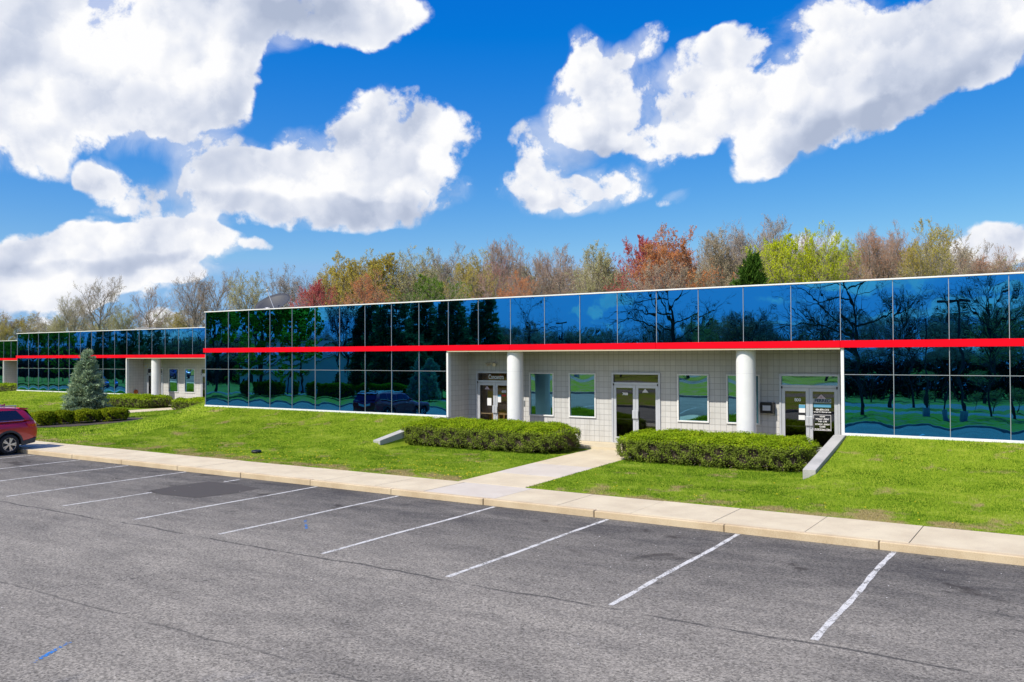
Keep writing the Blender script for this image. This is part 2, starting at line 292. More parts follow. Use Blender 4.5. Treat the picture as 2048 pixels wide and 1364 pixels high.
M = {
 'asphalt': asphalt_mat(), 'patch': patch_mat(), 'line': paint_mat('stall_paint', (.66, .65, .61), .40, .50), 'blue_paint': paint_mat('blue_paint', (.03, .22, .62), .47, .56),
 'slab': concrete_mat('buff_concrete', (.56, .47, .325), (.69, .60, .42)), 'grey_slab': concrete_mat('grey_concrete', (.55, .49, .405), (.63, .57, .475)),
 'curb': concrete_mat('curb_concrete', (.50, .38, .235), (.66, .54, .36)), 'retain': concrete_mat('retaining_concrete', (.34, .34, .325), (.50, .49, .46)),
 'lawn': soil_grass_mat(), 'blade': blade_mat(), 'block': block_mat(), 'glass': curtain_glass(),
 'win_glass': clear_glass('teal_window_glass', (.22, .46, .52), (.24, .60, .80), .66), 'door_glass': clear_glass('door_glass', (.45, .45, .42), (.5, .55, .6), .22),
 'bright_glass': clear_glass('clearer_door_glass', (.78, .72, .62), (.5, .52, .55), .10), 'tanwall': pbr('tan_panel_paint', (.62, .47, .28), .8),  # clearer copy of the door glass, so the interior shows brighter
 'red': pbr('red_band', (.80, .0015, .014), .6, var=.10, vscale=1.1, spec=.08), 'white': pbr('white_paint', (.80, .80, .80), .55, var=.03, vscale=2),
 'cap': pbr('white_cap_metal', (.80, .80, .78), .45, var=.04), 'alu': pbr('satin_aluminium', (.60, .62, .66), .42, .35, var=.04), 'mullion': pbr('mullion_metal', (.42, .46, .50), .4, .5),
 'soffit': pbr('cream_soffit', (.56, .48, .34), .8), 'roof': pbr('roof_membrane', (.45, .44, .42), .9, var=.12, vscale=.5),
 'dark': pbr('dark_interior', (.03, .03, .032), .9), 'interior': pbr('interior_wall', (.33, .27, .19), .9, var=.1), 'floor': pbr('interior_floor', (.16, .14, .13), .7),
 'paper': pbr('paper', (.80, .80, .80), .9), 'bluepaper': pbr('blue_print', (.10, .33, .50), .9), 'letter': pbr('white_lettering', (.82, .82, .82), .7), 'redprint': pbr('red_print', (.62, .03, .04), .7),
 'navy': pbr('navy_print', (.03, .05, .09), .7), 'pink': pbr('pale_pink_decal', (.62, .50, .52), .7), 'palegrey': pbr('pale_grey_decal', (.62, .62, .64), .7), 'maroon': pbr('maroon_letter', (.30, .08, .10), .8),
 'black': pbr('black_plastic', (.015, .015, .016), .45), 'cream': pbr('cream_plastic', (.62, .56, .42), .5), 'brass': pbr('worn_brass', (.50, .16, .05), .45, .5),
 'mulch': pbr('mulch', (.055, .042, .034), 1, var=.45, vscale=25, bump=1, bscale=40), 'chip': pbr('sparse_stone', (.62, .6, .56), .9),
 'bark': pbr('bark', (.30, .25, .20), .95, var=.35, vscale=5), 'darkbark': pbr('dark_bark', (.055, .045, .036), .95, var=.3, vscale=5),
 'twig': pbr('twigs', (.38, .31, .25), .95, var=.25, vscale=2), 'redtwig': pbr('reddish_twigs', (.42, .28, .21), .95, var=.25, vscale=2), 'tantwig': pbr('tan_twigs', (.44, .37, .24), .95, var=.25, vscale=2),
 'darktwig': pbr('dark_twigs', (.06, .045, .032), 1, var=.4, vscale=.3), 'brushtwig': pbr('brush_twigs', (.30, .22, .14), 1, var=.35, vscale=.4),
 'side_leaf': leaf_mat('duller_hedge_leaf', [(0, (.06, .075, .02)), (.35, (.13, .17, .03)), (.7, (.22, .29, .04)), (1, (.36, .40, .08))], .2, 5, 30),
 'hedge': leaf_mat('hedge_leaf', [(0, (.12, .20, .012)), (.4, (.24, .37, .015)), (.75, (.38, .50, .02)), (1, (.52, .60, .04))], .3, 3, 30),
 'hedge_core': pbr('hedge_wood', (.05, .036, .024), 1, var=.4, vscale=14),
 'shrub': leaf_mat('shrub_leaf', [(0, (.08, .13, .008)), (.5, (.20, .26, .012)), (1, (.40, .40, .02))], .3, 3, 30),
 'spruce': leaf_mat('blue_spruce_needle', [(0, (.14, .23, .15)), (.5, (.34, .45, .28)), (1, (.58, .68, .38))], .15, 3, 14),
 'pine': leaf_mat('pine_needle', [(0, (.03, .075, .012)), (.5, (.065, .14, .018)), (1, (.13, .22, .03))], .2, 1, 8),
 'dkpine': leaf_mat('dark_pine_needle', [(0, (.03, .10, .04)), (.5, (.07, .19, .07)), (1, (.15, .30, .11))], .35, 1, 8),
 'green': leaf_mat('spring_green_leaf', [(0, (.06, .14, .015)), (.5, (.13, .26, .02)), (1, (.26, .38, .03))], .4, .5, 5),
 'islandgreen': leaf_mat('brightened_green_leaf', [(0, (.16, .36, .03)), (.5, (.32, .56, .05)), (1, (.52, .70, .08))], .6, .5, 5),  # brighter copy of the green leaf so the shaded mirrored side looks lit
 'lime': leaf_mat('lime_leaf', [(0, (.42, .50, .015)), (.5, (.64, .72, .02)), (1, (.80, .82, .06))], .4, .6, 5),
 'olive': leaf_mat('olive_bud', [(0, (.36, .27, .05)), (.5, (.56, .45, .07)), (1, (.68, .60, .11))], .35, .6, 5),
 'yellowbud': leaf_mat('yellow_green_bud', [(0, (.40, .38, .17)), (.5, (.52, .50, .22)), (1, (.62, .60, .30))], .35, .6, 5),
 'orange': leaf_mat('orange_bud', [(0, (.52, .17, .07)), (.5, (.70, .28, .10)), (1, (.74, .42, .17))], .35, .6, 5),
 'redleaf': leaf_mat('red_maple_flower', [(0, (.46, .08, .09)), (.5, (.62, .13, .13)), (1, (.68, .28, .18))], .35, .6, 5),
 'tanbud': leaf_mat('tan_bud', [(0, (.38, .29, .18)), (.5, (.50, .40, .26)), (1, (.60, .50, .34))], .35, .6, 5),
 'dandelion': pbr('dandelion_yellow', (.85, .60, .01), .8),
 'carpaint': pbr('maroon_car_paint', (.46, .008, .028), .30, .1, .5, coat=1), 'carglass': pbr('car_glass', (.012, .014, .018), .04, 0, .9), 'tyre': pbr('tyre_rubber', (.018, .018, .019), .8),
 'rim': pbr('alloy_rim', (.62, .62, .64), .3, .8), 'cladding': pbr('grey_cladding', (.045, .046, .05), .6), 'taillight': pbr('tail_light_red', (.55, .01, .012), .12, coat=1), 'amber': pbr('amber_lens', (.75, .14, .02), .15, coat=1), 'headlight': pbr('headlight', (.6, .62, .65), .1, coat=1),
 'chrome': pbr('chrome', (.7, .7, .72), .15, 1), 'dish': pbr('charcoal_dish', (.045, .048, .056), .6), 'galv': pbr('galvanised', (.42, .43, .44), .5, .6), 'bluecar': pbr('blue_car_paint', (.01, .06, .35), .25, .3, coat=1),
 'pole': pbr('pole_bronze', (.03, .027, .025), .6), 'siding': pbr('white_siding', (.62, .62, .60), .7), 'shingle': pbr('grey_shingle', (.12, .12, .125), .9, var=.2), 'hvac': pbr('unit_metal', (.42, .40, .37), .6, .2),
}

# ------------------------------------------------------------ mesh helpers
class MB:
    def __init__(s): s.v = []; s.f = []; s.mi = []; s.cur = 0
    def quad(s, *p):
        i = len(s.v); s.v += [tuple(q) for q in p]; s.f.append(tuple(range(i, i+len(p)))); s.mi.append(s.cur)
    def box(s, x0, x1, y0, y1, z0, z1, bev=0):
        i = len(s.v); s.v += [(x, y, z) for z in (z0, z1) for y in (y0, y1) for x in (x0, x1)]
        for a in ((0,2,3,1),(4,5,7,6),(0,1,5,4),(1,3,7,5),(3,2,6,7),(2,0,4,6)):
            s.f.append(tuple(i+k for k in a)); s.mi.append(s.cur)
        return s
    def hexa(s, pts):
        i = len(s.v); s.v += [tuple(p) for p in pts]
        for a in ((0,2,3,1),(4,5,7,6),(0,1,5,4),(1,3,7,5),(3,2,6,7),(2,0,4,6)):
            s.f.append(tuple(i+k for k in a)); s.mi.append(s.cur)
        return s
    def tube(s, p0, p1, r0, r1=None, n=12, cap=True):
        r1 = r0 if r1 is None else r1
        p0 = Vector(p0); p1 = Vector(p1); d = (p1-p0).normalized()
        a = d.orthogonal().normalized(); b = d.cross(a); i = len(s.v)
        for p, r in ((p0, r0), (p1, r1)):
            for k in range(n):
                q = p+(a*math.cos(2*math.pi*k/n)+b*math.sin(2*math.pi*k/n))*r; s.v.append(tuple(q))
        for k in range(n):
            s.f.append((i+k, i+(k+1) % n, i+n+(k+1) % n, i+n+k)); s.mi.append(s.cur)
        if cap:
            s.f.append(tuple(i+n+k for k in range(n))); s.f.append(tuple(i+k for k in reversed(range(n)))); s.mi += [s.cur]*2
        return s
    def ring(s, c, axis, R0, r, n=24, k=8):
        axis = Vector(axis).normalized(); a = axis.orthogonal().normalized(); b = axis.cross(a); i = len(s.v); c = Vector(c)
        for u in range(n):
            o = a*math.cos(2*math.pi*u/n)+b*math.sin(2*math.pi*u/n)
            for w in range(k):
                s.v.append(tuple(c+o*(R0+r*math.cos(2*math.pi*w/k))+axis*(r*math.sin(2*math.pi*w/k))))
        for u in range(n):
            for w in range(k):
                s.f.append((i+u*k+w, i+((u+1) % n)*k+w, i+((u+1) % n)*k+(w+1) % k, i+u*k+(w+1) % k)); s.mi.append(s.cur)
        return s
    def obj(s, name, mats, parent=None, smooth=False, bevel=0, off=(0, 0, 0)):
        me = bpy.data.meshes.new(name)
        me.from_pydata([(x-off[0], y-off[1], z-off[2]) for x, y, z in s.v], [], s.f)
        if not isinstance(mats, (list, tuple)): mats = [mats]
        for q in mats: me.materials.append(q)
        if len(mats) > 1: me.polygons.foreach_set('material_index', s.mi)
        if smooth: me.polygons.foreach_set('use_smooth', [True]*len(me.polygons))
        me.update()
        o = bpy.data.objects.new(name, me); COL.objects.link(o); o.location = off
        if parent: o.parent = parent
        if bevel:
            b = o.modifiers.new('bevel', 'BEVEL'); b.width = bevel; b.segments = 2; b.limit_method = 'ANGLE'
        return o
def np_obj(name, V, Fc, mats, parent=None, mi=None, smooth=False):
    """V (n,3) array, Fc (m,k) array of equal sided faces"""
    me = bpy.data.meshes.new(name); n = len(V); mf, k = Fc.shape
    me.vertices.add(n); me.vertices.foreach_set('co', np.ascontiguousarray(V, dtype=np.float32).ravel())
    me.loops.add(mf*k); me.loops.foreach_set('vertex_index', np.ascontiguousarray(Fc, dtype=np.int32).ravel())
    me.polygons.add(mf); me.polygons.foreach_set('loop_start', np.arange(0, mf*k, k, dtype=np.int32))
    if not isinstance(mats, (list, tuple)): mats = [mats]
    for q in mats: me.materials.append(q)
    if mi is not None: me.polygons.foreach_set('material_index', np.asarray(mi, dtype=np.int32))
    if smooth: me.polygons.foreach_set('use_smooth', np.ones(mf, dtype=bool))
    me.update(calc_edges=True); me.validate()
    o = bpy.data.objects.new(name, me); COL.objects.link(o)
    if parent: o.parent = parent
    return o
def tag(o, label=None, cat=None, group=None, kind=None):
    if label: o['label'] = label
    if cat: o['category'] = cat
    if group: o['group'] = group
    if kind: o['kind'] = kind
    return o
def empty(name, loc=(0, 0, 0), rz=0):
    o = bpy.data.objects.new(name, None); COL.objects.link(o); o.location = loc; o.rotation_euler = (0, 0, rz); o.empty_display_size = .3
    return o
def struct(o): o['kind'] = 'structure'; return o
def copy_tree(o, parent=None):
    c = o.copy(); COL.objects.link(c); c.parent = parent
    for ch in [q for q in bpy.data.objects if q.parent == o]: copy_tree(ch, c)
    return c
def text_mesh(name, body, size, mat, parent, loc, width=None, bold=0.0):
    """flat lettering on a pane facing -Y; loc is the centre"""
    cu = bpy.data.curves.new(name, 'FONT'); cu.body = body; cu.size = size; cu.align_x = 'CENTER'; cu.align_y = 'CENTER'; cu.extrude = .001; cu.offset = bold
    t = bpy.data.objects.new(name, cu); COL.objects.link(t); bpy.context.view_layer.update()
    me = bpy.data.meshes.new_from_object(t.evaluated_get(bpy.context.evaluated_depsgraph_get()))
    COL.objects.unlink(t); bpy.data.objects.remove(t)
    me.materials.clear(); me.materials.append(mat); me.name = name
    xs = [v.co.x for v in me.vertices]
    k = width/(max(xs)-min(xs)) if width else 1
    for v in me.vertices: v.co = (v.co.x*k+loc[0], loc[1]-v.co.z, v.co.y+loc[2])
    o = bpy.data.objects.new(name, me); COL.objects.link(o); o.parent = parent
    return o
def joined(name, parts, parent):
    """join several text meshes of the same material into one object"""
    V = []; Fs = []
    for o in parts:
        i = len(V); V += [v.co.copy() for v in o.data.vertices]; Fs += [tuple(i+k for k in p.vertices) for p in o.data.polygons]
    me = bpy.data.meshes.new(name); me.from_pydata([tuple(v) for v in V], [], Fs); me.materials.append(parts[0].data.materials[0])
    for o in parts: bpy.data.objects.remove(o)
    r = bpy.data.objects.new(name, me); COL.objects.link(r); r.parent = parent; return r

# ------------------------------------------------------------ layout numbers
YF = 27.306; REC = 1.36; YW = YF+REC
XL, XA, XB, XR = -35.98, -20.85, -5.88, 9.3
MODS = [dict(ox=0, oy=0, zb=1.23, floor=.38, inner=.14), dict(ox=-36.2, oy=9.3, zb=.945, floor=.20, inner=.06), dict(ox=-72.4, oy=18.6, zb=.70, floor=.05, inner=.0)]
SWY0, SWY1 = 17.14, 19.14
PX0, PX1 = -14.3, -12.1
def sstep(x, a, b):
    t = np.clip((x-a)/(b-a), 0, 1); return t*t*(3-2*t)
def ground(X, Y, path_drop=True):
    """height of the lawns between the pavement and the buildings"""
    X = np.asarray(X, float); Y = np.asarray(Y, float)
    def outer(md):
        yf = YF+md['oy']; t = np.clip((Y-SWY1)/(yf-SWY1), 0, 1.2)
        return .15+(md['zb']-.06-.15)*t**1.9
    z = outer(MODS[0])
    z = z+(outer(MODS[1])-z)*sstep(X, -36.0, -41.5)
    z = z+(outer(MODS[2])-z)*sstep(X, -72.0, -77.5)
    for md in MODS:
        ox, oy = md['ox'], md['oy']
        yf = YF+oy; t = np.clip((Y-SWY1)/(yf-1.0-SWY1), 0, 1)
        zi = .15+md['inner']*t
        yend = 23.55+oy
        w = np.where(Y >= yend, .18, .18+(yend-Y)*.9)
        m = sstep(X, XA+ox-.17-w, XA+ox-.17+w)*(1-sstep(X, XB+ox+.0-w, XB+ox+.0+w))
        z = z+(zi-z)*m
        if path_drop:
            inp = (X > PX0+ox-.001) & (X < PX1+ox+.001) & (Y < yf-.3)
            z = np.where(inp, z-.06, z)
    return z

# ------------------------------------------------------------ ground sheets
b = MB(); b.quad((-900, -900, -.08), (900, -900, -.08), (900, 900, -.08), (-900, 900, -.08)); struct(b.obj('ground', M['lawn']))
b = MB(); b.quad((-120, 4.0, 0), (45, 4.0, 0), (45, SWY0+.02, 0), (-120, SWY0+.02, 0)); struct(b.obj('parking_lot', M['asphalt']))
b = MB(); b.quad((-120, -9, .154), (60, -15, .154), (60, -21, .154), (-120, -15, .154)); struct(b.obj('road', M['asphalt']))
b = MB(); b.quad((-60, -27, .154), (50, -31, .154), (50, -46, .154), (-60, -42, .154)); struct(b.obj('far_parking_lot', M['asphalt']))
b = MB(); b.box(-120, 60, 3.84, 4.0, -.05, .15); struct(b.obj('island_curb', M['curb']))
b = MB(); b.quad((-400, -400, .15), (400, -400, .15), (400, 3.84, .15), (-400, 3.84, .15)); struct(b.obj('island_lawn', M['lawn']))
# repair patch in the stalls
b = MB(); pts = [(-21.05, 14.1), (-20.2, 13.95), (-18.95, 14.1), (-18.72, 15.0), (-18.75, 16.05), (-20.0, 16.2), (-21.1, 16.15), (-21.2, 15.1)]
b.v = [(x, y, .004) for x, y in pts]; b.f = [tuple(range(len(pts)))]; b.mi = [0]; struct(b.obj('asphalt_patch', M['patch']))
# stall lines
NEAR = [11.62, 11.62, 11.62, 11.62, 11.50, 11.50, 11.36, 11.30, 11.30, 11.31]
LX = [-29.4, -26.53, -23.45, -20.65, -17.66, -14.70, -11.65, -8.655, -5.69, -2.79]
def stall_line(x, y0, y1):
    b = MB(); n = 24
    for i in range(n):
        a = y0+(y1-y0)*i/n; c = y0+(y1-y0)*(i+1)/n
        w0 = .046+.007*math.sin(a*7+x); w1 = .046+.007*math.sin(c*7+x); d0 = .012*math.sin(a*1.7+x); d1 = .012*math.sin(c*1.7+x)
        b.quad((x-w0+d0, a, .004), (x+w0+d0, a, .004), (x+w1+d1, c, .004), (x-w1+d1, c, .004))
    return struct(b.obj('stall_line', M['line']))
for x, y in zip(LX, NEAR):
    if x == -20.65:
        stall_line(x-.1, y, 14.12); stall_line(x, 16.3, 16.85)
    else: stall_line(x, y, 17.08)
for k in range(1, 9): stall_line(-29.4-2.95*k, 11.6, 17.08)
for (ax, ay, bx, by, w) in ((-10.47, 5.5, -10.82, 6.15, .035), (-14.33, 13.5, -13.6, 12.85, .03)):
    b = MB(); d = Vector((bx-ax, by-ay)).normalized(); nx, ny = -d.y*w, d.x*w
    b.quad((ax-nx, ay-ny, .004), (bx-nx, by-ny, .004), (bx+nx, by+ny, .004), (ax+nx, ay+ny, .004))
    struct(b.obj('survey_mark', M['blue_paint']))
# curb and sidewalk
CJ = [-33.05, -30.05, -27.04, -24.0, -20.95, -18.0, -15.0, -12.05, -9.02, -6.02, -3.05, -.05]
cj = [-120+3*k for k in range(29)]+CJ+[3+3*k for k in range(13)]
b = MB()
for a, c in zip(cj[:-1], cj[1:]):
    if c-a < .5: continue
    dy = random.uniform(-.012, .012); dz = random.uniform(-.006, .006)
    b.box(a+.009, c-.009, SWY0+dy, SWY0+.165, -.1, .15+dz)
struct(b.obj('curb', M['curb'], bevel=.018))
b = MB(); x = -120.0; sj = []
base = -2.56
while x < 40: sj.append(x); x += 1.88
sj = [base+1.88*k for k in range(-62, 22)]
sj = [s for s in sj if not (-14.6 < s < -11.6)]+[-14.05, -11.85]; sj.sort()
for a, c in zip(sj[:-1], sj[1:]):
    b.cur = 1 if abs((a+c)/2+12.95) < 1.0 else 0
    z = .148+random.uniform(-.004, .004)
    b.box(a+.006, c-.006, SWY0+.173, SWY1, -.1, z)
struct(b.obj('sidewalk', [M['slab'], M['grey_slab']], bevel=.008))
b = MB(); b.quad((-120, SWY0+.1, .10), (40, SWY0+.1, .10), (40, SWY1, .10), (-120, SWY1, .10)); struct(b.obj('sidewalk_bed', M['dark']))
# walk to each entrance
for md in MODS:
    ox, oy = md['ox'], md['oy']; b = MB(); y = SWY1+.008; k = 0; yend = YF+oy-.25
    while y < yend-.2:
        y2 = min(y+1.85, yend) if k != 1 else y+2.1
        zz = [float(ground([PX0+ox], [q], False)[0]) if False else .15+md['inner']*min(1, (q-SWY1)/(YF+oy-1-SWY1)) for q in (y, y2)]
        b.cur = 1 if (k == 1) else 0
        b.hexa([(PX0+ox, y+.006, zz[0]-.12), (PX1+ox, y+.006, zz[0]-.12), (PX0+ox, y2-.006, zz[1]-.12), (PX1+ox, y2-.006, zz[1]-.12),
                (PX0+ox, y+.006, zz[0]), (PX1+ox, y+.006, zz[0]), (PX0+ox, y2-.006, zz[1]), (PX1+ox, y2-.006, zz[1])])
        y = y2; k += 1
    struct(b.obj('walkway', [M['slab'], M['grey_slab']], bevel=.008))
    b = MB(); b.box(XA+ox+.003, XB+ox-.003, YF+oy-.25, YW+oy+.3, -.1, md['floor']); struct(b.obj('entrance_paving', M['slab']))
# lawn terrain
xs = list(np.arange(-118, 14.01, .5)); 
for md in MODS:
    o = md['ox']
    for e in (PX0+o, PX1+o): xs += [e-.012, e, e+.012]
    for e in (XA+o-.17, XB+o): xs += list(e+np.linspace(-.9, .9, 13))
xs = np.array(sorted(set(np.round(xs, 3)))); ys = np.concatenate([np.arange(SWY1, 30, .27), np.arange(30.2, 47.2, .6)])
def lawn_ok(x, y):
    for md in MODS:
        o = md['ox']
        if x > XL+o: return y < YF+md['oy']+(.05 if not (XA+o-.1 < x < XB+o) else -.2)
    return True
Xg, Yg = np.meshgrid(xs, ys); Zg = ground(Xg, Yg); V = np.stack([Xg, Yg, Zg], -1).reshape(-1, 3); nx = len(xs); fc = []
for j in range(len(ys)-1):
    for i in range(nx-1):
        xm = (xs[i]+xs[i+1])/2
        if lawn_ok(xm, ys[j]): fc.append((j*nx+i, j*nx+i+1, (j+1)*nx+i+1, (j+1)*nx+i))
struct(np_obj('lawn', V, np.array(fc), M['lawn'], smooth=True))
# grass
def grass_area(n, x0, x1, y0, y1, h, w):
    X = rng.uniform(x0, x1, n); Y = rng.uniform(y0, y1, n); ok = np.ones(n, bool)
    for md in MODS:
        o, q = md['ox'], md['oy']
        ok &= ~((X > PX0+o-.02) & (X < PX1+o+.02))
        inn = (X > XA+o-.1) & (X < XB+o)
        if o == 0: ok &= ~((X > XL+o) & (Y > YF+q-.03))
        elif o < 0: ok &= ~((X > XL+o) & (X < XL+o+36.2) & (Y > YF+q-.03))
        ok &= ~(inn & (Y > 25.0+q))
        for wx in (XA+o-.35, XB+o-.17): ok &= ~((X > wx) & (X < wx+.35) & (Y > 23.5+q))
    ok &= ~(((X+43.3)**2/2.4**2+(Y-25.3)**2/3.1**2) < 1)
    X, Y = X[ok], Y[ok]; n = len(X); Z = ground(X, Y, False)
    a = rng.uniform(0, 2*np.pi, n); hh = h*rng.uniform(.5, 1.3, n); ww = w*rng.uniform(.7, 1.3, n)
    la = rng.uniform(0, 2*np.pi, n); ln = hh*rng.uniform(.1, .9, n)
    dx, dy = np.cos(a)*ww, np.sin(a)*ww
    V = np.empty((n, 3, 3)); V[:, 0] = np.stack([X-dx, Y-dy, Z-.01], -1); V[:, 1] = np.stack([X+dx, Y+dy, Z-.01], -1)
    V[:, 2] = np.stack([X+np.cos(la)*ln, Y+np.sin(la)*ln, Z+hh], -1)
    return V.reshape(-1, 3)
G = np.concatenate([grass_area(400000, -34, 1.5, SWY1+.0, 27.3, .038, .0075), grass_area(90000, -62, -34, SWY1, 36.6, .06, .016), grass_area(30000, -100, -62, SWY1, 36.6, .07, .02)])
tag(np_obj('grass', G, np.arange(len(G)).reshape(-1, 3), M['blade']), 'short bright green spring grass on the sloping lawns', 'grass', kind='stuff')
# dandelions
n = 330; X = np.concatenate([rng.uniform(-33, 1, n//3), rng.normal(-16.5, 2.0, n//3), rng.normal(-24, 2, n//3)]); Y = SWY1+rng.gamma(1.5, .9, len(X))+.1
ok = (Y < 26.5) & ~((X > PX0-.1) & (X < PX1+.1)) & ~((Y > 24.5) & (X < XB) & (X > XA)); X, Y = X[ok], Y[ok]; Z = ground(X, Y, False)+.06
V = []; Fd = []
for x, y, z in zip(X, Y, Z):
    i = len(V); r = random.uniform(.014, .026); V.append((x, y, z+.008))
    for k in range(6): V.append((x+r*math.cos(k*1.047), y+r*math.sin(k*1.047), z))
    for k in range(6): Fd.append((i, i+1+k, i+1+(k+1) % 6))
tag(np_obj('dandelions', np.array(V), np.array(Fd), M['dandelion']), 'tiny yellow dandelion heads scattered in the lawn', 'dandelions', kind='stuff')
# litter of pale specks on the asphalt
n = 260; X = rng.uniform(-30, 3, n); Y = rng.uniform(5, 17, n); V = []; Fd = []
for x, y in zip(X, Y):
    i = len(V); r = random.uniform(.006, .016); a = random.random()*6
    for k in range(4): V.append((x+r*math.cos(a+k*1.57)*random.uniform(.6, 1.3), y+r*math.sin(a+k*1.57), .006 if k % 2 else .014))
    Fd.append((i, i+1, i+2, i+3))
tag(np_obj('gravel', np.array(V), np.array(Fd), M['chip']), 'loose pale stone chips strewn over the asphalt', 'gravel', kind='stuff')
# mulch bed under the spruce
V = [(-43.3, 25.3, 0)]+[(-43.3+2.4*math.cos(a)*(1+.05*math.sin(5*a)), 25.3+3.1*math.sin(a), 0) for a in np.linspace(0, 2*np.pi, 40, endpoint=False)]
V = [(x, y, float(ground([x], [y], False)[0])+.025) for x, y, _ in V]
b = MB(); b.v = V; b.f = [(0, 1+k, 1+(k+1) % 40) for k in range(40)]; b.mi = [0]*40; struct(b.obj('mulch_bed', M['mulch']))
b = MB(); b.ring((-24.34, 20.62, float(ground([-24.34], [20.62])[0])+.06), (0, 0, 1), .13, .05, 20, 8); b.tube((-24.34, 20.62, .2), (-24.34, 20.62, .24), .13, n=16)
tag(b.obj('valve_cap', M['black'], smooth=False), 'low round black plastic cap sitting in the lawn near the pavement', 'valve cap')

# ------------------------------------------------------------ buildings
def pane(name, x0, x1, z0, z1, y, mat, parent, tilt, bulge):
    n = 8; V = []; f = []; k = random.uniform(-.0016, .0016); tl = math.tan(R(tilt+random.uniform(-.05, .05)))
    for j in range(n+1):
        for i in range(n+1):
            u = 2*i/n-1; w = 2*j/n-1
            V.append((x0+(x1-x0)*i/n, y+k*u+(z0+(z1-z0)*j/n-z0)*tl-bulge*(1-u*u)*(1-w*w)*1.0, z0+(z1-z0)*j/n))
    for j in range(n):
        for i in range(n): f.append((j*(n+1)+i, j*(n+1)+i+1, (j+1)*(n+1)+i+1, (j+1)*(n+1)+i))
    return np_obj(name, np.array(V), np.array(f), mat, parent, smooth=True)
def entrance_door(P, x0, x1, fl, y, num, kind):
    zt = fl+2.59; tb = fl+2.14; j = .07; b = MB()
    b.box(x0, x0+j, y-.05, y+.08, fl, zt); b.box(x1-j, x1, y-.05, y+.08, fl, zt); b.box(x0+j, x1-j, y-.05, y+.08, zt-.07, zt); b.box(x0+j, x1-j, y-.048, y+.08, tb, tb+.09)
    b.box(x0+j, x1-j, y-.045, y+.08, fl, fl+.02)
    D = b.obj('entrance_door', M['alu'], P, bevel=.004)
    b = MB(); b.box(x0+j, x1-j, y+.02, y+.03, tb+.09, zt-.07); b.obj('transom_glass', M['win_glass'] if kind == 'dark' else (M['bright_glass'] if num == '600' else M['door_glass']), D)
    xm = (x0+x1)/2; st = .105
    for s, a, c in ((-1, x0+j+.008, xm-.004), (1, xm+.004, x1-j-.008)):
        b = MB(); zb, zc = fl+.03, tb-.008
        b.box(a, a+st, y-.03, y+.02, zb, zc); b.box(c-st, c, y-.03, y+.02, zb, zc); b.box(a+st, c-st, y-.03, y+.02, zc-st, zc); b.box(a+st, c-st, y-.03, y+.02, zb, zb+.2)
        b.obj('door_leaf', M['alu'], D, bevel=.003)
        b = MB(); b.box(a+st, c-st, y-.008, y+.0, zb+.2, zc-st); b.obj('door_glass', M['bright_glass'] if num == '600' else M['door_glass'], D)
        hx = c-.055 if s < 0 else a+.055
        b = MB(); b.box(hx-.055, hx+.055, y-.085, y-.07, fl+.92, fl+1.22); b.box(hx-.02, hx+.02, y-.07, y-.03, fl+.98, fl+1.0); b.box(hx-.02, hx+.02, y-.07, y-.03, fl+1.14, fl+1.16)
        b.obj('pull_handle', M['alu'], D, bevel=.004)
        b = MB(); b.box(a+st-.02, c-st+.02, y+.03, y+.055, fl+.86, fl+.90); b.obj('push_bar', M['cap'], D)
    b = MB(); b.tube((xm+.05, y-.034, fl+.83), (xm+.05, y-.03, fl+.83), .018, n=12); b.obj('lock_cylinder', M['black'], D)
    for hx in (x0+j+.02, x1-j-.02):
        b = MB(); b.box(hx-.02, hx+.02, y-.065, y-.048, tb-.03, tb+.05); b.obj('hinge', M['black'], D)
    gy = y-.012; lx = (x0+j+st+xm)/2; rx = (xm+x1-j-st)/2
    def tri(cx, cz, w, h, mat, up=1):
        b = MB(); b.quad((cx-w/2, gy-.002, cz), (cx+w/2, gy-.002, cz), (cx, gy-.002, cz+h*up)); return b.obj('triangle_decal', mat, D)
    def paper(cx, cz, w, h, mat=M['paper']):
        b = MB(); b.box(cx-w/2, cx+w/2, gy-.003, gy, cz-h/2, cz+h/2); return b.obj('paper_notice', mat, D)
    if num == '600':
        text_mesh('lettering', 'Concentra', .25, M['letter'], D, (x0+.96, y+.012, fl+2.36), .74, .005)
        b = MB(); b.box(x0+1.135, x0+1.185, y+.004, y+.006, fl+2.425, fl+2.455); b.obj('logo_accent', M['redprint'], D)
        text_mesh('door_number', '600', .12, M['letter'], D, (rx+.02, gy, fl+1.78), .22, .006)
        tri(lx-.03, fl+1.86, .25, .14, M['pink']); text_mesh('decal_letter', 'R', .08, M['maroon'], D, (lx-.03, gy-.004, fl+1.90))
        paper(lx+.08, fl+1.36, .2, .3); paper(rx-.22, fl+1.5, .2, .3); paper(rx-.22, fl+1.61, .2, .09, M['bluepaper']).location.y -= .002
        paper(rx+.02, fl+1.63, .19, .06, M['redprint'])
    elif num == '700':
        text_mesh('door_number', '700', .12, M['letter'], D, (lx-.03, gy, fl+1.80), .22, .007)
        tri(rx-.02, fl+1.87, .26, .14, M['palegrey'])
    elif num == '800':
        text_mesh('door_number', '800', .14, M['letter'], D, (lx+.02, gy, fl+1.74), .21, .005)
        tri(rx-.02, fl+1.80, .30, .14, M['pink']); text_mesh('decal_letter', 'R', .09, M['maroon'], D, (rx-.02, gy-.004, fl+1.84))
        text_mesh('company_name', 'FERRED', .14, M['navy'], D, (rx+.02, gy-.004, fl+1.73), .50, .006)
        b = MB(); b.box(rx-.29, rx+.29, gy-.002, gy, fl+1.66, fl+1.80); b.obj('grey_film', M['mullion'], D)
        b = MB(); b.box(rx-.26, rx+.28, gy-.002, gy, fl+1.52, fl+1.63); b.obj('blue_panel', M['bluepaper'], D)
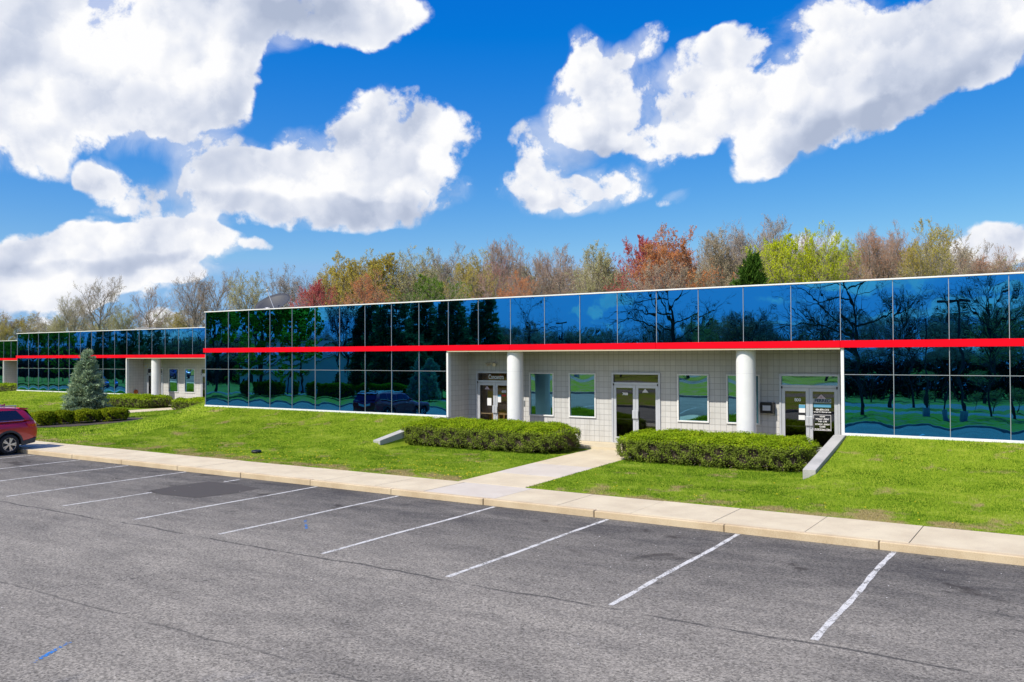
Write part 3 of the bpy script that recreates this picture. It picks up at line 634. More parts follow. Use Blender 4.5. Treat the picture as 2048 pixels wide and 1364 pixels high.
        joined('hours_lettering', [text_mesh('t', s, h, M['letter'], D, (rx+.01, gy-.003, fl+z), w, .002) for s, h, z, w in
            (('484-879-1312', .08, 1.44, .42), ('www.preferredhomecare.com', .06, 1.37, .54), ('HOURS', .06, 1.22, .16), ('MONDAY - FRIDAY', .07, 1.14, .42), ('7 AM - 5 PM', .07, 1.06, .27),
             ('SATURDAY - SUNDAY', .07, .97, .46), ('CLOSED', .07, .895, .18), ('On Call 24 Hours / 7 Days', .055, .815, .48))], D)
        b = MB(); X0, X1, Z0, Z1 = rx-.27, rx+.28, fl+.77, fl+1.28
        for q in ((X0, X1, Z0, Z0+.015), (X0, X1, Z1-.015, Z1), (X0, X0+.015, Z0+.015, Z1-.015), (X1-.015, X1, Z0+.015, Z1-.015)): b.box(q[0], q[1], gy-.002, gy, q[2], q[3])
        b.obj('hours_border', M['palegrey'], D)
        paper(lx+.16, fl+1.46, .20, .26); paper(lx+.16, fl+1.53, .20, .11, M['bluepaper']).location.y -= .002; paper(lx+.15, fl+1.17, .20, .15)
    return D

def window(P, x0, x1, fl, y):
    z0, z1 = fl+.87, fl+2.56; b = MB(); j = .05
    b.box(x0, x0+j, y-.04, y+.08, z0, z1); b.box(x1-j, x1, y-.04, y+.08, z0, z1); b.box(x0+j, x1-j, y-.04, y+.08, z0, z0+j); b.box(x0+j, x1-j, y-.04, y+.08, z1-j, z1)
    W = b.obj('window', M['cap'], P, bevel=.004)
    pane('pane', x0+j, x1-j, z0+j, z1-j, y+.02, M['win_glass'], W, -.9, .003)
    return W
UP = [-35.98, -34.24, -32.77, -31.29, -29.81, -28.33, -26.82, -25.33, -23.84, -22.36, -20.85, -19.38, -17.88, -16.37, -14.88, -13.38, -11.9, -10.4, -8.88, -7.36, -5.88, -4.4, -2.92, -1.43, .06, 1.55, 3.04, 4.53, 6.02, 7.56, 9.3]
def building(md, label, num):
    ox, oy, zb, fl = md['ox'], md['oy'], md['zb'], md['floor']; yf = YF+oy; yw = yf+REC
    B = empty('office_building', (0, 0, 0)); tag(B, label, 'building')
    r0, r1 = zb+2.585, zb+2.80; zt = zb+4.62; zm = zb+1.77
    ub = [u+ox for u in UP]; last = len(ub)-1; a, c = XA+ox, XB+ox; l, r = ub[0], ub[-1]
    # shell behind the glass
    b = MB(); b.box(l+.05, r-.05, yf+.19, yf+22, zt-.35, zt-.25); b.obj('roof', M['roof'], B)
    b = MB(); b.box(l+.02, l+.12, yf+.12, yf+22, zb-1.0, zt-.06); b.box(r-.12, r-.02, yf+.12, yf+22, zb-1.0, zt-.06); b.box(l+.12, r-.12, yf+21.9, yf+22, zb-1, zt-.06)
    b.obj('side_wall', M['block'], B)
    b = MB(); b.box(l+.12, a-.25, yf+.10, yf+.18, zb-.6, r0-.02); b.box(c+.25, r-.12, yf+.10, yf+.18, zb-.6, r0-.02); b.box(l+.12, r-.12, yf+.10, yf+.18, r0+.06, zt-.08); b.obj('back_panel', M['dark'], B)
    b = MB(); b.box(l-.03, r+.03, yf-.06, yf+.25, zt-.045, zt); b.box(l-.03, l+.10, yf+.25, yf+22.03, zt-.045, zt); b.box(r-.1, r+.03, yf+.25, yf+22.03, zt-.045, zt); b.obj('parapet_cap', M['cap'], B, bevel=.006)
    # red band in lengths with fine seams
    b = MB(); xsb = [l-.05]+[ub[k] for k in range(4, last, 4)]+[r+.05]
    for p, q in zip(xsb[:-1], xsb[1:]): b.box(p+.005, q-.005, yf-.10+random.uniform(-.003, .003), yf+.06, r0, r1)
    b.obj('fascia_band', M['red'], B, bevel=.004)
    b = MB(); b.box(a, c, yf-.085, yw, r0-.05, r0-.002); b.obj('soffit', M['soffit'], B)
    # glazing
    for k in range(last):
        pane('upper_pane', ub[k]+.008, ub[k+1]-.008, r1-.0, zt-.05, yf, M['glass'], B, .25, .0022)
    low = [(k, ub[k], ub[k+1]) for k in range(last) if ub[k+1] <= a+.01 or ub[k] >= c-.01]
    for k, p, q in low:
        q2 = q-.09 if abs(q-a) < .01 else q-.008
        p2 = p+.09 if abs(p-c) < .01 else p+.008
        pane('middle_pane', p2, q2, zm+.008, r0, yf, M['glass'], B, .7, .003)
        pane('lower_pane', p2, q2, zb+.0, zm-.008, yf, M['glass'], B, .8, .0055)
    for k in range(1, last):
        b = MB(); b.box(ub[k]-.008, ub[k]+.008, yf-.014, yf+.06, r1, zt-.05); b.obj('mullion', M['mullion'], B)
    for k, p, q in low:
        if k and abs(p-c) > .01:
            b = MB(); b.box(p-.008, p+.008, yf-.014, yf+.06, zb, r0); b.obj('mullion', M['mullion'], B)
    for p, q in ((l, a-.09), (c+.09, r)):
        b = MB(); b.box(p, q, yf-.010, yf+.06, zm-.008, zm+.008); b.obj('transom_rail', M['mullion'], B)
        b = MB(); b.box(p-.02, q, yf-.05, yf+.08, zb-.085, zb); b.obj('sill', M['white'], B, bevel=.005)
        b = MB(); b.box(p, q, yf-.02, yf+.1, zb-.8, zb-.086); b.obj('foundation', M['retain'], B)
    for x, s in ((l, 1), (r, -1)):
        b = MB(); b.box(min(x, x+s*.03), max(x, x+s*.03), yf-.02, yf+.12, zb, zt-.05); b.obj('corner_trim', M['mullion'], B)
    b = MB(); b.box(a-.09, a-.0, yf-.03, yf+.14, zb-.07, r0-.001); b.obj('jamb', M['white'], B); b = MB(); b.box(c, c+.09, yf-.03, yf+.14, zb-.07, r0-.001); b.obj('jamb', M['white'], B)
    # recess walls of scored block, with real openings
    wins = [(-17.896, -16.78), (-16.116, -14.957), (-11.715, -10.555), (-9.93, -8.777)]; doors = [(-20.45, -18.56, '600'), (-14.29, -12.36, '700'), (-8.127, -6.20, '800')]
    holes = sorted([(p+ox, q+ox, fl+.87, fl+2.56) for p, q in wins]+[(p+ox, q+ox, fl, fl+2.59) for p, q, _ in doors])
    b = MB(); x = a
    for h in holes:
        b.quad((x, yw, fl-.02), (h[0], yw, fl-.02), (h[0], yw, r0-.05), (x, yw, r0-.05))
        b.quad((h[0], yw, h[3]), (h[1], yw, h[3]), (h[1], yw, r0-.05), (h[0], yw, r0-.05))
        if h[2] > fl: b.quad((h[0], yw, fl-.02), (h[1], yw, fl-.02), (h[1], yw, h[2]), (h[0], yw, h[2]))
        x = h[1]
    b.quad((x, yw, fl-.02), (c, yw, fl-.02), (c, yw, r0-.05), (x, yw, r0-.05)); b.obj('entrance_wall', M['block'], B)
    b = MB(); b.box(a-.10, a, yf+.141, yw+.05, fl-.3, r0-.003); b.obj('recess_side_wall', M['block'], B); b = MB(); b.box(c, c+.10, yf+.141, yw+.05, fl-.3, r0-.003); b.obj('recess_side_wall', M['block'], B)
    b = MB(); b.box(a-.10, a, yf+.0, yf+.14, fl-.3, zb-.071); b.box(c, c+.10, yf+.0, yf+.14, fl-.3, zb-.071); b.obj('footing', M['block'], B)
    # rooms behind the glass
    y0, y1, zc = yw+.11, yw+2.6, fl+2.9
    b = MB(); b.cur = 0
    cuts = [a+.02, a+3.6, a+6.1, a+8.9, a+12.4, c-.02]
    b.quad((a, y1, fl), (c, y1, fl), (c, y1, zc), (a, y1, zc))
    for x in cuts: b.quad((x, y0, fl), (x, y1, fl), (x, y1, zc), (x, y0, zc))
    b.cur = 1; b.quad((a, y0, fl+.006), (c, y0, fl+.006), (c, y1, fl+.006), (a, y1, fl+.006)); b.cur = 2; b.quad((a, y0, zc), (a, y1, zc), (c, y1, zc), (c, y0, zc))
    b.obj('interior_room', [M['interior'], M['floor'], M['soffit']], B)
    b = MB(); b.box(a+.3, a+2.4, yw+.55, yw+.6, fl, zc-.01); b.obj('added_tan_panel', M['tanwall'], B)  # panel added close behind the first door to catch sun and look lit
    for p, q in wins: window(B, p+ox, q+ox, fl, yw)
    for p, q, n in doors:
        entrance_door(B, p+ox, q+ox, fl, yw, n if num else '', 'dark' if n == '800' else '')
    # columns
    for cx in (-17.9, -8.92):
        b = MB(); b.tube((cx+ox, yf+.34, fl), (cx+ox, yf+.34, r0-.051), .315, n=64, cap=False)
        o = b.obj('column', M['white'], B, smooth=True)
        b = MB(); b.tube((cx+ox, yf+.34, fl+2.62), (cx+ox, yf+.34, fl+2.628), .3158, n=64, cap=False); b.obj('column_joint', M['palegrey'], o, smooth=True)
    return B
bmain = building(MODS[0], 'long blue mirror glass office block with a red band, nearest the camera', True)
bmid = building(MODS[1], 'set back glass office block behind the spruce, left of the nearest block', False)
bfar = building(MODS[2], 'farthest glass office block, cut by the left edge of the picture', False)
# wall fittings of the nearest block
ox = 0; yw = YW
b = MB(); p = at_depth(985, 727, yw)
b.box(p.x-.07, p.x+.07, yw-.06, yw-.002, p.z-.04, p.z+.04)
for s in (-1, 1): b.tube((p.x+s*.13, yw-.07, p.z), (p.x+s*.19, yw-.17, p.z-.05), .055, .075, 12); b.tube((p.x+s*.06, yw-.04, p.z), (p.x+s*.13, yw-.07, p.z), .018, n=8)
b.obj('security_light', M['cream'], bmain)
b = MB(); p = at_depth(1537, 815, yw); b.box(p.x-.22, p.x+.22, yw-.22, yw-.001, p.z-.18, p.z+.18)
dbx = b.obj('drop_box', M['black'], bmain, bevel=.01); b = MB(); b.box(p.x-.13, p.x+.13, yw-.224, yw-.221, p.z-.09, p.z+.08); b.obj('paper_label', M['palegrey'], dbx)
for px, py in ((1048.5, 806), (1552, 826)):
    b = MB(); p = at_depth(px, py, yw); b.box(p.x-.03, p.x+.03, yw-.04, yw-.001, p.z-.10, p.z+.10); b.obj('card_reader', M['mullion'], bmain, bevel=.004)
# fittings of the second block
ywm = YW+9.3
b = MB(); p = at_depth(292, 732, ywm); b.box(p.x-.24, p.x+.24, ywm-.03, ywm-.001, p.z-.14, p.z+.14); sg = b.obj('wall_plate', M['cream'], bmid)
b = MB(); b.box(p.x-.17, p.x+.17, ywm-.036, ywm-.031, p.z-.08, p.z+.08); b.obj('inset_panel', M['alu'], sg)
b = MB(); yy = 37.3; b.tube((XA-36.2, yy, 1.05), (XA-36.2+.05, yy, 1.05), .17, n=20); b.tube((XA-36.2+.05, yy, 1.05), (XA-36.2+.16, yy, 1.05), .09, .06, n=14); b.obj('fire_hose_inlet', M['brass'], bmid)
# retaining walls beside the entrance
for md, xw, lab in ((MODS[0], XB, 'grey concrete retaining wall sloping down at the right of the long hedge'), (MODS[0], XA-.35, 'grey concrete retaining wall end showing left of the hedge at the nearest entrance'),
                    (MODS[1], XB, 'low concrete retaining wall at the right side of the set back entrance'), (MODS[1], XA-.35, 'low concrete retaining wall at the left side of the set back entrance')):
    ox, oy = md['ox'], md['oy']; x0 = xw+ox-.17 if xw == XB else xw+ox; x0 = (XB-.19+ox) if xw == XB else x0-.22; x1 = x0+.34
    z0 = float(ground([x1+1], [23.5+oy])[0])+.09 if xw == XB else float(ground([x0-1], [23.5+oy])[0])+.09
    ya, yb, yc = 23.5+oy, YF+oy-.052, 23.5+oy+3.55; zz = md['zb']-.06
    b = MB()
    b.hexa([(x0, ya, -.1), (x1, ya, -.1), (x0, yc, -.1), (x1, yc, -.1), (x0, ya, z0), (x1, ya, z0), (x0, yc, zz), (x1, yc, zz)])
    b.box(x0, x1, yc+.001, yb, -.1, zz)
    tag(b.obj('retaining_wall', M['retain'], bevel=.012), lab, 'retaining wall')

# ------------------------------------------------------------ roof things
p = at_depth(545, 606, 30.6)
D = empty('satellite_dish', (p.x, 30.6, 5.50)); tag(D, 'dark grey satellite dish tilted up on the roof edge', 'satellite dish')
dirn = Vector((.09, -.52, .77)).normalized(); a_ = dirn.orthogonal().normalized(); b_ = dirn.cross(a_); cc = Vector((0, 0, p.z-5.50)); n = 40
V = []; Fd = []
for side in (0, 1):
    for i in range(7):
        for k in range(n):
            rr = .95*i/6; q = cc+(a_*math.cos(2*math.pi*k/n)+b_*math.sin(2*math.pi*k/n))*rr+dirn*(rr*rr*.28-.22-side*.03); V.append(tuple(q))
for side in (0, 1):
    o_ = side*7*n
    for i in range(6):
        for k in range(n): Fd.append((o_+i*n+k, o_+i*n+(k+1) % n, o_+(i+1)*n+(k+1) % n, o_+(i+1)*n+k))
for k in range(n): Fd.append((6*n+k, 6*n+(k+1) % n, 13*n+(k+1) % n, 13*n+k))
np_obj('reflector', np.array(V), np.array(Fd), M['dish'], D, smooth=True)
b = MB(); b.tube((0, 0, -.34), cc-dirn*.26, .05, n=12); b.tube((-.4, 0, -.33), (.4, 0, -.33), .03, n=8); b.tube((0, -.4, -.30), (0, .4, -.30), .03, n=8); b.obj('mast', M['galv'], D)
b = MB(); lo = cc-a_*0+(-b_ if b_.z > 0 else b_)*.9; tip = cc+dirn*.75; b.tube(tuple(lo), tuple(tip), .02, n=8); b.obj('feed_arm', M['galv'], D)
b = MB(); b.tube(tuple(tip-dirn*.08), tuple(tip+dirn*.05), .05, n=12); b.obj('receiver', M['cream'], D)
b = MB(); u = cc+(a_*-.1+b_*.0)+dirn*(-.20); 
for q in ((-.46, -.32, .05, .10), (-.40, -.24, .0, .04)): 
    b.quad(*[tuple(cc+a_*x+b_*y+dirn*((x*x+y*y)*.28-.21)) for x, y in ((q[0], q[2]), (q[1], q[2]), (q[1], q[3]), (q[0], q[3]))])
b.obj('dish_mark', M['letter'], D)
U = empty('rooftop_unit', (-61.5, 42, 5.27)); tag(U, 'low beige ventilation unit on the roof of the set back block', 'roof unit')
b = MB(); b.box(-1.2, 1.2, -.9, .9, -.03, .58); b.obj('casing', M['hvac'], U, bevel=.02); b = MB(); b.box(-1.3, .5, -1.0, 1.0, .58, .64); b.obj('lid', M['hvac'], U)
b = MB()
for k in range(6): b.box(-1.0, 1.0, -.93, -.905, .12+.09*k, .16+.09*k)
b.obj('louvre', M['galv'], U)
# ------------------------------------------------------------ vegetation builders
def unit(v): return v/np.maximum(np.linalg.norm(v, axis=-1, keepdims=True), 1e-9)
def tubes(P0, P1, R0, R1, k):
    n = len(P0); d = unit(P1-P0); h = np.where(np.abs(d[:, 2:3]) < .9, np.array([[0, 0, 1.]]), np.array([[1., 0, 0]]))
    a = unit(np.cross(d, h)); b = np.cross(d, a); V = np.empty((n, 2, k, 3))
    for i in range(k):
        o = a*math.cos(2*math.pi*i/k)+b*math.sin(2*math.pi*i/k)
        V[:, 0, i] = P0+o*R0[:, None]; V[:, 1, i] = P1+o*R1[:, None]
    base = (np.arange(n)*2*k)[:, None]; F_ = []
    for i in range(k):
        j = (i+1) % k; F_.append(np.concatenate([base+i, base+j, base+k+j, base+k+i], 1))
    return V.reshape(-1, 3), np.concatenate(F_)
def cards(C, size, aspect, g, nrm=None, jit=1.0):
    """leaf quads (pointed diamonds) at the points C"""
    n = len(C); a = unit(g.normal(size=(n, 3)))
    if nrm is None: b = unit(np.cross(a, g.normal(size=(n, 3))))
    else:
        nn = unit(nrm+g.normal(size=(n, 3))*jit); a = unit(np.cross(nn, a)); b = np.cross(nn, a)
    s = size*g.uniform(.6, 1.35, (n, 1)); w = s*aspect
    V = np.stack([C-a*s, C+b*w, C+a*s, C-b*w], 1).reshape(-1, 3)
    return V, np.arange(n*4).reshape(-1, 4)
def merge(L):
    V = []; F_ = []; mi = []; o = 0
    for v, f, k in L: V.append(v); F_.append(f+o); mi.append(np.full(len(f), k)); o += len(v)
    return np.concatenate(V), np.concatenate(F_), np.concatenate(mi)
def skeleton(seed, H=12.0, spread=1.0, trunkfrac=.42, kids=(13, 7, 6, 5), wander=.16, up=.07, r=.19, lens=(.50, .52, .55, .55), ang=(42, 42, 45, 45), tw=.5):
    g = np.random.default_rng(seed)
    P = np.zeros((1, 3)); D = unit(np.array([[g.normal()*.03, g.normal()*.03, 1.]])); L = np.array([H*.80]); Rr = np.array([r]); out = []
    for lev in range(len(kids)+1):
        S = 9 if lev == 0 else (6 if lev == 1 else (4 if lev == 2 else 3)); n = len(P); nodes = [P]; dirs = [D]; rads = [Rr]
        p, d = P, D; segs = []
        for s in range(S):
            d = unit(d+g.normal(size=(n, 3))*(wander*(.35 if lev == 0 else 1))+np.array([[0, 0, up*(1 if lev else .3)]]))
            q = p+d*(L/S)[:, None]; r0 = Rr*(1-s/S*.80); r1 = Rr*(1-(s+1)/S*.80); segs.append((p, q, r0, r1)); p = q; nodes.append(p); dirs.append(d); rads.append(r1)
        out.append([np.concatenate([x[i] for x in segs]) for i in range(4)])
        if lev == len(kids): break
        N = np.stack(nodes, 1); DD = np.stack(dirs, 1); RR = np.stack(rads, 1); k = kids[lev]
        t0 = trunkfrac if lev == 0 else .22
        t = t0+(1-t0)*(np.arange(k)[None, :]+g.uniform(0, 1, (n, k)))/k; t = np.minimum(t, .995)*S
        i = t.astype(int); f = (t-i)[..., None]; ar = np.arange(n)[:, None]
        Pn = N[ar, i]*(1-f)+N[ar, i+1]*f; Dn = DD[ar, i+1]; Rn = RR[ar, i]
        ph = g.uniform(0, 2*np.pi, (n, k)) if lev else (np.arange(k)*2.4+g.uniform(0, 1))[None, :]
        th = np.radians(ang[lev]*g.uniform(.65, 1.25, (n, k)))[..., None]*(spread if lev == 0 else 1)
        h = np.where(np.abs(Dn[..., 2:3]) < .9, np.array([0, 0, 1.]), np.array([1., 0, 0])); a = unit(np.cross(Dn, h)); b = np.cross(Dn, a)
        Dc = Dn*np.cos(th)+(a*np.cos(ph)[..., None]+b*np.sin(ph)[..., None])*np.sin(th)
        Lc = (L[:, None]*lens[lev])*g.uniform(.75, 1.2, (n, k))*(1.12-.55*(t/S-t0)/(1-t0)*(1 if lev == 0 else .9))
        Rc = np.minimum(Rn*.75, Rr[:, None]*(.42 if lev == 0 else tw))
        P = Pn.reshape(-1, 3); D = Dc.reshape(-1, 3); L = Lc.ravel(); Rr = np.maximum(Rc.ravel(), .0085)
    return out, g
def tree_meshes(seed, nleaf, leafsize=.07, fat=1.0, **kw):
    out, g = skeleton(seed, **kw); A = []; B = []
    for lev, (p, q, r0, r1) in enumerate(out):
        k = 8 if lev == 0 else (5 if lev < 2 else 3)
        v, f = tubes(p, q, r0*(fat if lev > 2 else 1), r1*(fat if lev > 2 else 1), k); (A if lev < 3 else B).append((v, f, 0))
    p, q = out[-1][0], out[-1][1]
    if nleaf:
        i = g.integers(0, len(p), nleaf); t = g.uniform(0, 1, (nleaf, 1)); C = p[i]*(1-t)+q[i]*t+g.normal(size=(nleaf, 3))*.035
        v, f = cards(C, leafsize, .6, g); B.append((v, f, 1))
    return merge(A), merge(B)
_pro = {}
def make_tree(key, name, loc, height, label, group, bark, twig, leaf, rz=0, width=1.0, cat='tree'):
    if key not in _pro:
        spec = dict(TREES[key]); A, B = tree_meshes(**spec)
        r = empty(name); t = np_obj('trunk', A[0], A[1], M['bark'], r, smooth=True); c = np_obj('crown', B[0], B[1], [M['twig'], M['green']], r, mi=B[2])
        _pro[key] = [r, float(B[0][:, 2].max()), False]
    r, h0, used = _pro[key]
    if used: o = copy_tree(r)
    else: o = r; _pro[key][2] = True
    o.name = name; s = height/h0; o.location = loc; o.scale = (s*width, s*width, s); o.rotation_euler = (0, 0, rz)
    for ch in [q for q in bpy.data.objects if q.parent == o]:
        mats = [bark] if ch.name.startswith('trunk') else [twig, leaf]
        for i, mm in enumerate(mats):
            ch.material_slots[i].link = 'OBJECT'; ch.material_slots[i].material = M[mm]
    tag(o, label, cat, group); return o
TREES = {
 'vase1': dict(seed=11, nleaf=3500, leafsize=.035, H=12, fat=1.2, ang=(34, 38, 42, 45), up=.10),
 'vase2': dict(seed=12, nleaf=3500, leafsize=.035, H=12, fat=1.25, ang=(30, 36, 40, 45), up=.12, kids=(15, 8, 6, 5)),
 'vase3': dict(seed=13, nleaf=2500, leafsize=.035, H=12, fat=1.25, ang=(40, 42, 42, 45), up=.09, trunkfrac=.3),
 'bud1': dict(seed=21, nleaf=16000, leafsize=.044, kids=(15, 8, 6, 5), H=12, ang=(38, 40, 42, 45), up=.10),
 'bud2': dict(seed=22, nleaf=16000, leafsize=.044, kids=(15, 8, 6, 5), H=12, ang=(33, 38, 42, 45), up=.11, trunkfrac=.32),
 'full1': dict(seed=31, nleaf=27000, leafsize=.052, kids=(16, 8, 6, 5), H=12, ang=(42, 42, 45, 50), up=.08, trunkfrac=.35),
 'full2': dict(seed=32, nleaf=27000, leafsize=.052, kids=(16, 8, 6, 5), H=12, ang=(36, 42, 45, 50), up=.08, trunkfrac=.35),
 'oak': dict(seed=41, nleaf=0, H=12, spread=1.5, ang=(42, 48, 46, 48), up=.05, wander=.20, trunkfrac=.26, r=.22, kids=(12, 7, 5, 4), lens=(.66, .45, .5, .5), fat=.9, tw=.42),
 'leafy': dict(seed=51, nleaf=60000, leafsize=.11, H=12, spread=1.25, ang=(44, 44, 48, 50), up=.05, trunkfrac=.28, r=.28, kids=(15, 7, 5, 4), lens=(.56, .45, .45, .5)),
}
def conifer(name, loc, H, Rb, needle, seed, label, group=None, nw=26, card=.10, leader=True, cat='tree', base=.04, dens=1.0, up=.15, power=.85, rz=0):
    g = np.random.default_rng(seed); P0 = []; P1 = []; R0 = []; C = []; Nn = []
    for i in range(nw):
        t = (i+.5)/nw; z = H*(base+(.97-base)*t); rad = Rb*(1-t)**power+.03*H*.2; m_ = max(5, int((13 if dens > .8 else 9)*(1-t*.55)))
        for k in range(m_):
            a = g.uniform(0, 2*np.pi); rl = rad*g.uniform(.72, 1.10); d = np.array([math.cos(a), math.sin(a), up+g.normal()*.10+t*.35]); d /= np.linalg.norm(d)
            p = np.array([0, 0, z+g.normal()*H*.008]); e = p+d*rl; P0.append(p); P1.append(e); R0.append(.012+.010*rad)
            nb = max(3, int(9*rl/(Rb)*dens)+2)
            for s in range(nb):
                u = 1-(s/nb)*.72; q = p+d*rl*u; sd_ = np.array([-d[1], d[0], 0]); off = g.normal()*.17*rl*(1.1-u)+0; ntu = int(7*dens)+3
                c0 = q+sd_*off*1.3
                C.append(c0+g.normal(size=(ntu, 3))*np.array([.055, .055, .045])*card*12*.8); Nn.append(np.tile(d+np.array([0, 0, .4]), (ntu, 1)))
    P0 = np.array(P0); P1 = np.array(P1); R0 = np.array(R0); C = np.concatenate(C); Nn = np.concatenate(Nn)
    n = len(C); ax = unit(Nn+g.normal(size=(n, 3))*.65); si = unit(np.cross(ax, g.normal(size=(n, 3)))); s = card*g.uniform(.6, 1.4, (n, 1))
    V = np.stack([C-si*s*.20, C+si*s*.20, C+ax*s*1.3], 1).reshape(-1, 3)
    r = empty(name, loc, rz); 
    v, f = tubes(P0, P1, R0, R0*.3, 4); tv, tf = tubes(np.array([[0, 0, -.1]]), np.array([[0, 0, H*.97]]), np.array([H*.018+.02]), np.array([.01]), 8)
    v2, f2, _ = merge([(tv, tf, 0), (v, f, 0)]); np_obj('trunk', v2, f2, M['darkbark'], r)
    np_obj('crown', V, np.arange(len(V)).reshape(-1, 3), M[needle], r)
    if leader:
        L = []; 
        for k in range(3):
            a = k*2.1; zz = H*.90; n2 = 60; t = g.uniform(0, 1, n2); cx = .10*math.cos(a)*(k > 0); cy = .10*math.sin(a)*(k > 0); hh = (.34, .22, .18)[k]
            c = np.stack([cx*(1+t*.3), cy*(1+t*.3), zz+t*hh+.05*H*.3], -1); L.append(c)
        c = np.concatenate(L); n = len(c); ax = unit(g.normal(size=(n, 3))*.5+np.array([0, 0, 1.])); si = unit(np.cross(ax, g.normal(size=(n, 3))))
        V = np.stack([c-si*.012, c+si*.012, c+ax*.07], 1).reshape(-1, 3); np_obj('leading_shoot', V, np.arange(len(V)).reshape(-1, 3), M['tanbud'], r)
    return tag(r, label, cat, group)
def hedge(name, x0, x1, y0, y1, zb, zt, mat, seed, label, n=34000, card=.034, group=None, ex=5, lump=.05, wood=True, gap=.0, cat='hedge', slope=0):
    g = np.random.default_rng(seed); cx, cy = (x0+x1)/2, (y0+y1)/2; sx, sy, sz = (x1-x0)/2, (y1-y0)/2, (zt-zb)/2
    def shape(P, off):
        s = (np.abs(P)**ex).sum(1)**(-1/ex); Q = P*s[:, None]
        W = Q*np.array([sx+off, sy+off, sz+off*.6]); nr = unit(np.sign(Q)*np.abs(Q)**(ex-1)/np.array([sx, sy, sz]))
        lu = lump*(np.sin(W[:, 0]*3.1+seed)*np.sin(W[:, 1]*3.7+1)+.6*np.sin(W[:, 0]*7.3+2)*np.sin(W[:, 2]*8+W[:, 1]*6.1))
        W = W+nr*lu[:, None]; W[:, 2] += sz+slope*W[:, 0]; return W, nr, Q
    A = np.array([sy*sz, sy*sz, sx*sz, sx*sz, sx*sy]); fa = g.choice(5, n, p=A/A.sum()); U = g.uniform(-1, 1, (n, 2)); P = np.empty((n, 3))
    for k, (a_, s) in enumerate(((0, -1), (0, 1), (1, -1), (1, 1), (2, 1))):
        mk = fa == k; o = [q for q in (0, 1, 2) if q != a_]; P[mk, a_] = s; P[mk, o[0]] = U[mk, 0]; P[mk, o[1]] = U[mk, 1]
    W, nr, Q = shape(P, 0)
    depth = g.exponential(.03, n); sprig = .035*np.clip(g.normal(size=n), -1, 2.2); W = W+nr*(sprig-depth)[:, None]
    low = (Q[:, 2]+1)/2; keep = g.uniform(size=n) < np.clip(.22+low*1.15, .2, 1)
    cl = np.sin(W[:, 0]*9+seed*2)*np.sin(W[:, 2]*11+W[:, 1]*8+W[:, 0]*3); keep &= ~((cl > .22) & (low < .74) & (g.uniform(size=n) < .9))
    W, nr = W[keep], nr[keep]
    r = empty(name, (cx, cy, zb)); v, f = cards(W, card, .5, g, nr+np.array([0, 0, .5]), .75)
    sideways = (nr[:, 2] < .45+.25*g.normal(size=len(nr))).astype(int); np_obj('foliage', v, f, [M[mat], M['side_leaf'] if mat == 'hedge' else M[mat]], r, mi=sideways)  # duller leaf colour where the surface faces sideways
    # inner wood
    m_ = 15; gr = []; Fc = []
    for a_, s in ((0, -1), (0, 1), (1, -1), (1, 1), (2, 1)):
        o = [q for q in (0, 1, 2) if q != a_]; i0 = len(gr)
        for i in range(m_+1):
            for j in range(m_+1):
                p = [0, 0, 0]; p[a_] = s; p[o[0]] = 2*i/m_-1; p[o[1]] = 2*j/m_-1; gr.append(p)
        for i in range(m_):
            for j in range(m_): Fc.append((i0+i*(m_+1)+j, i0+(i+1)*(m_+1)+j, i0+(i+1)*(m_+1)+j+1, i0+i*(m_+1)+j+1))
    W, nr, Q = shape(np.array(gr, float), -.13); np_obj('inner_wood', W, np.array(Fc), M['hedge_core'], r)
    if wood:
        k = 900; i = g.integers(0, len(P), k); Wt, nt, Qt = shape(P[i], -.06); ok = Qt[:, 2] < .35; Wt, nt = Wt[ok], nt[ok]
        d = unit(nt+g.normal(size=nt.shape)*.6+np.array([0, 0, .5])); q = Wt+d*.10; v, f = tubes(Wt, q, np.full(len(q), .005), np.full(len(q), .002), 3); np_obj('twigs', v, f, M['twig'], r)
    return tag(r, label, cat, group)

gz = lambda x, y: float(ground([x], [y], False)[0])
# hedges at the entrances
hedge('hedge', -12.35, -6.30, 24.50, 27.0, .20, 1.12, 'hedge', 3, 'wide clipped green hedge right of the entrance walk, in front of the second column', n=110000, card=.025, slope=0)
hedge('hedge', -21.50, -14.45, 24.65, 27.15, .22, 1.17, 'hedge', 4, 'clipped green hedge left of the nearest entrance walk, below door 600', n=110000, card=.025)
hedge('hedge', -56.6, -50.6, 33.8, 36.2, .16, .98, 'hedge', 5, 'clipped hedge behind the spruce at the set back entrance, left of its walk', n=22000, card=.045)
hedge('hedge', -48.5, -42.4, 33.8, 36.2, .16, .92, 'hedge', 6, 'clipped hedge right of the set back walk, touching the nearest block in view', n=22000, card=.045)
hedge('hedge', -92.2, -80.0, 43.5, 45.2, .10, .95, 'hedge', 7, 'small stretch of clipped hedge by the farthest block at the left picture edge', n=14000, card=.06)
# shrubs round the spruce
for i, (t, r_, lab) in enumerate(((.02, .50, 'leftmost dark shrub of the four in the spruce bed'), (.30, .40, 'smaller second shrub from the left in the spruce bed'), (.60, .62, 'yellow green shrub under the middle of the spruce, third from the left'), (.97, .66, 'rightmost yellow green shrub in the spruce bed, nearest the walk'))):
    x = -43.5+1.1*t; y = 23.2+3.3*t
    hedge('shrub', x-r_, x+r_, y-r_, y+r_, gz(x, y), gz(x, y)+.66, 'shrub', 20+i, lab, n=9000, card=.04, group='clipped shrubs in the spruce bed', ex=4, lump=.05, cat='shrub', wood=False)
conifer('blue_spruce', (-45.3, 26.7, gz(-45.3, 26.7)), 3.85, 1.22, 'spruce', 5, 'small silvery blue spruce standing behind the shrubs on the left lawn', nw=30, card=.115, dens=1.5, up=.22, power=.72)

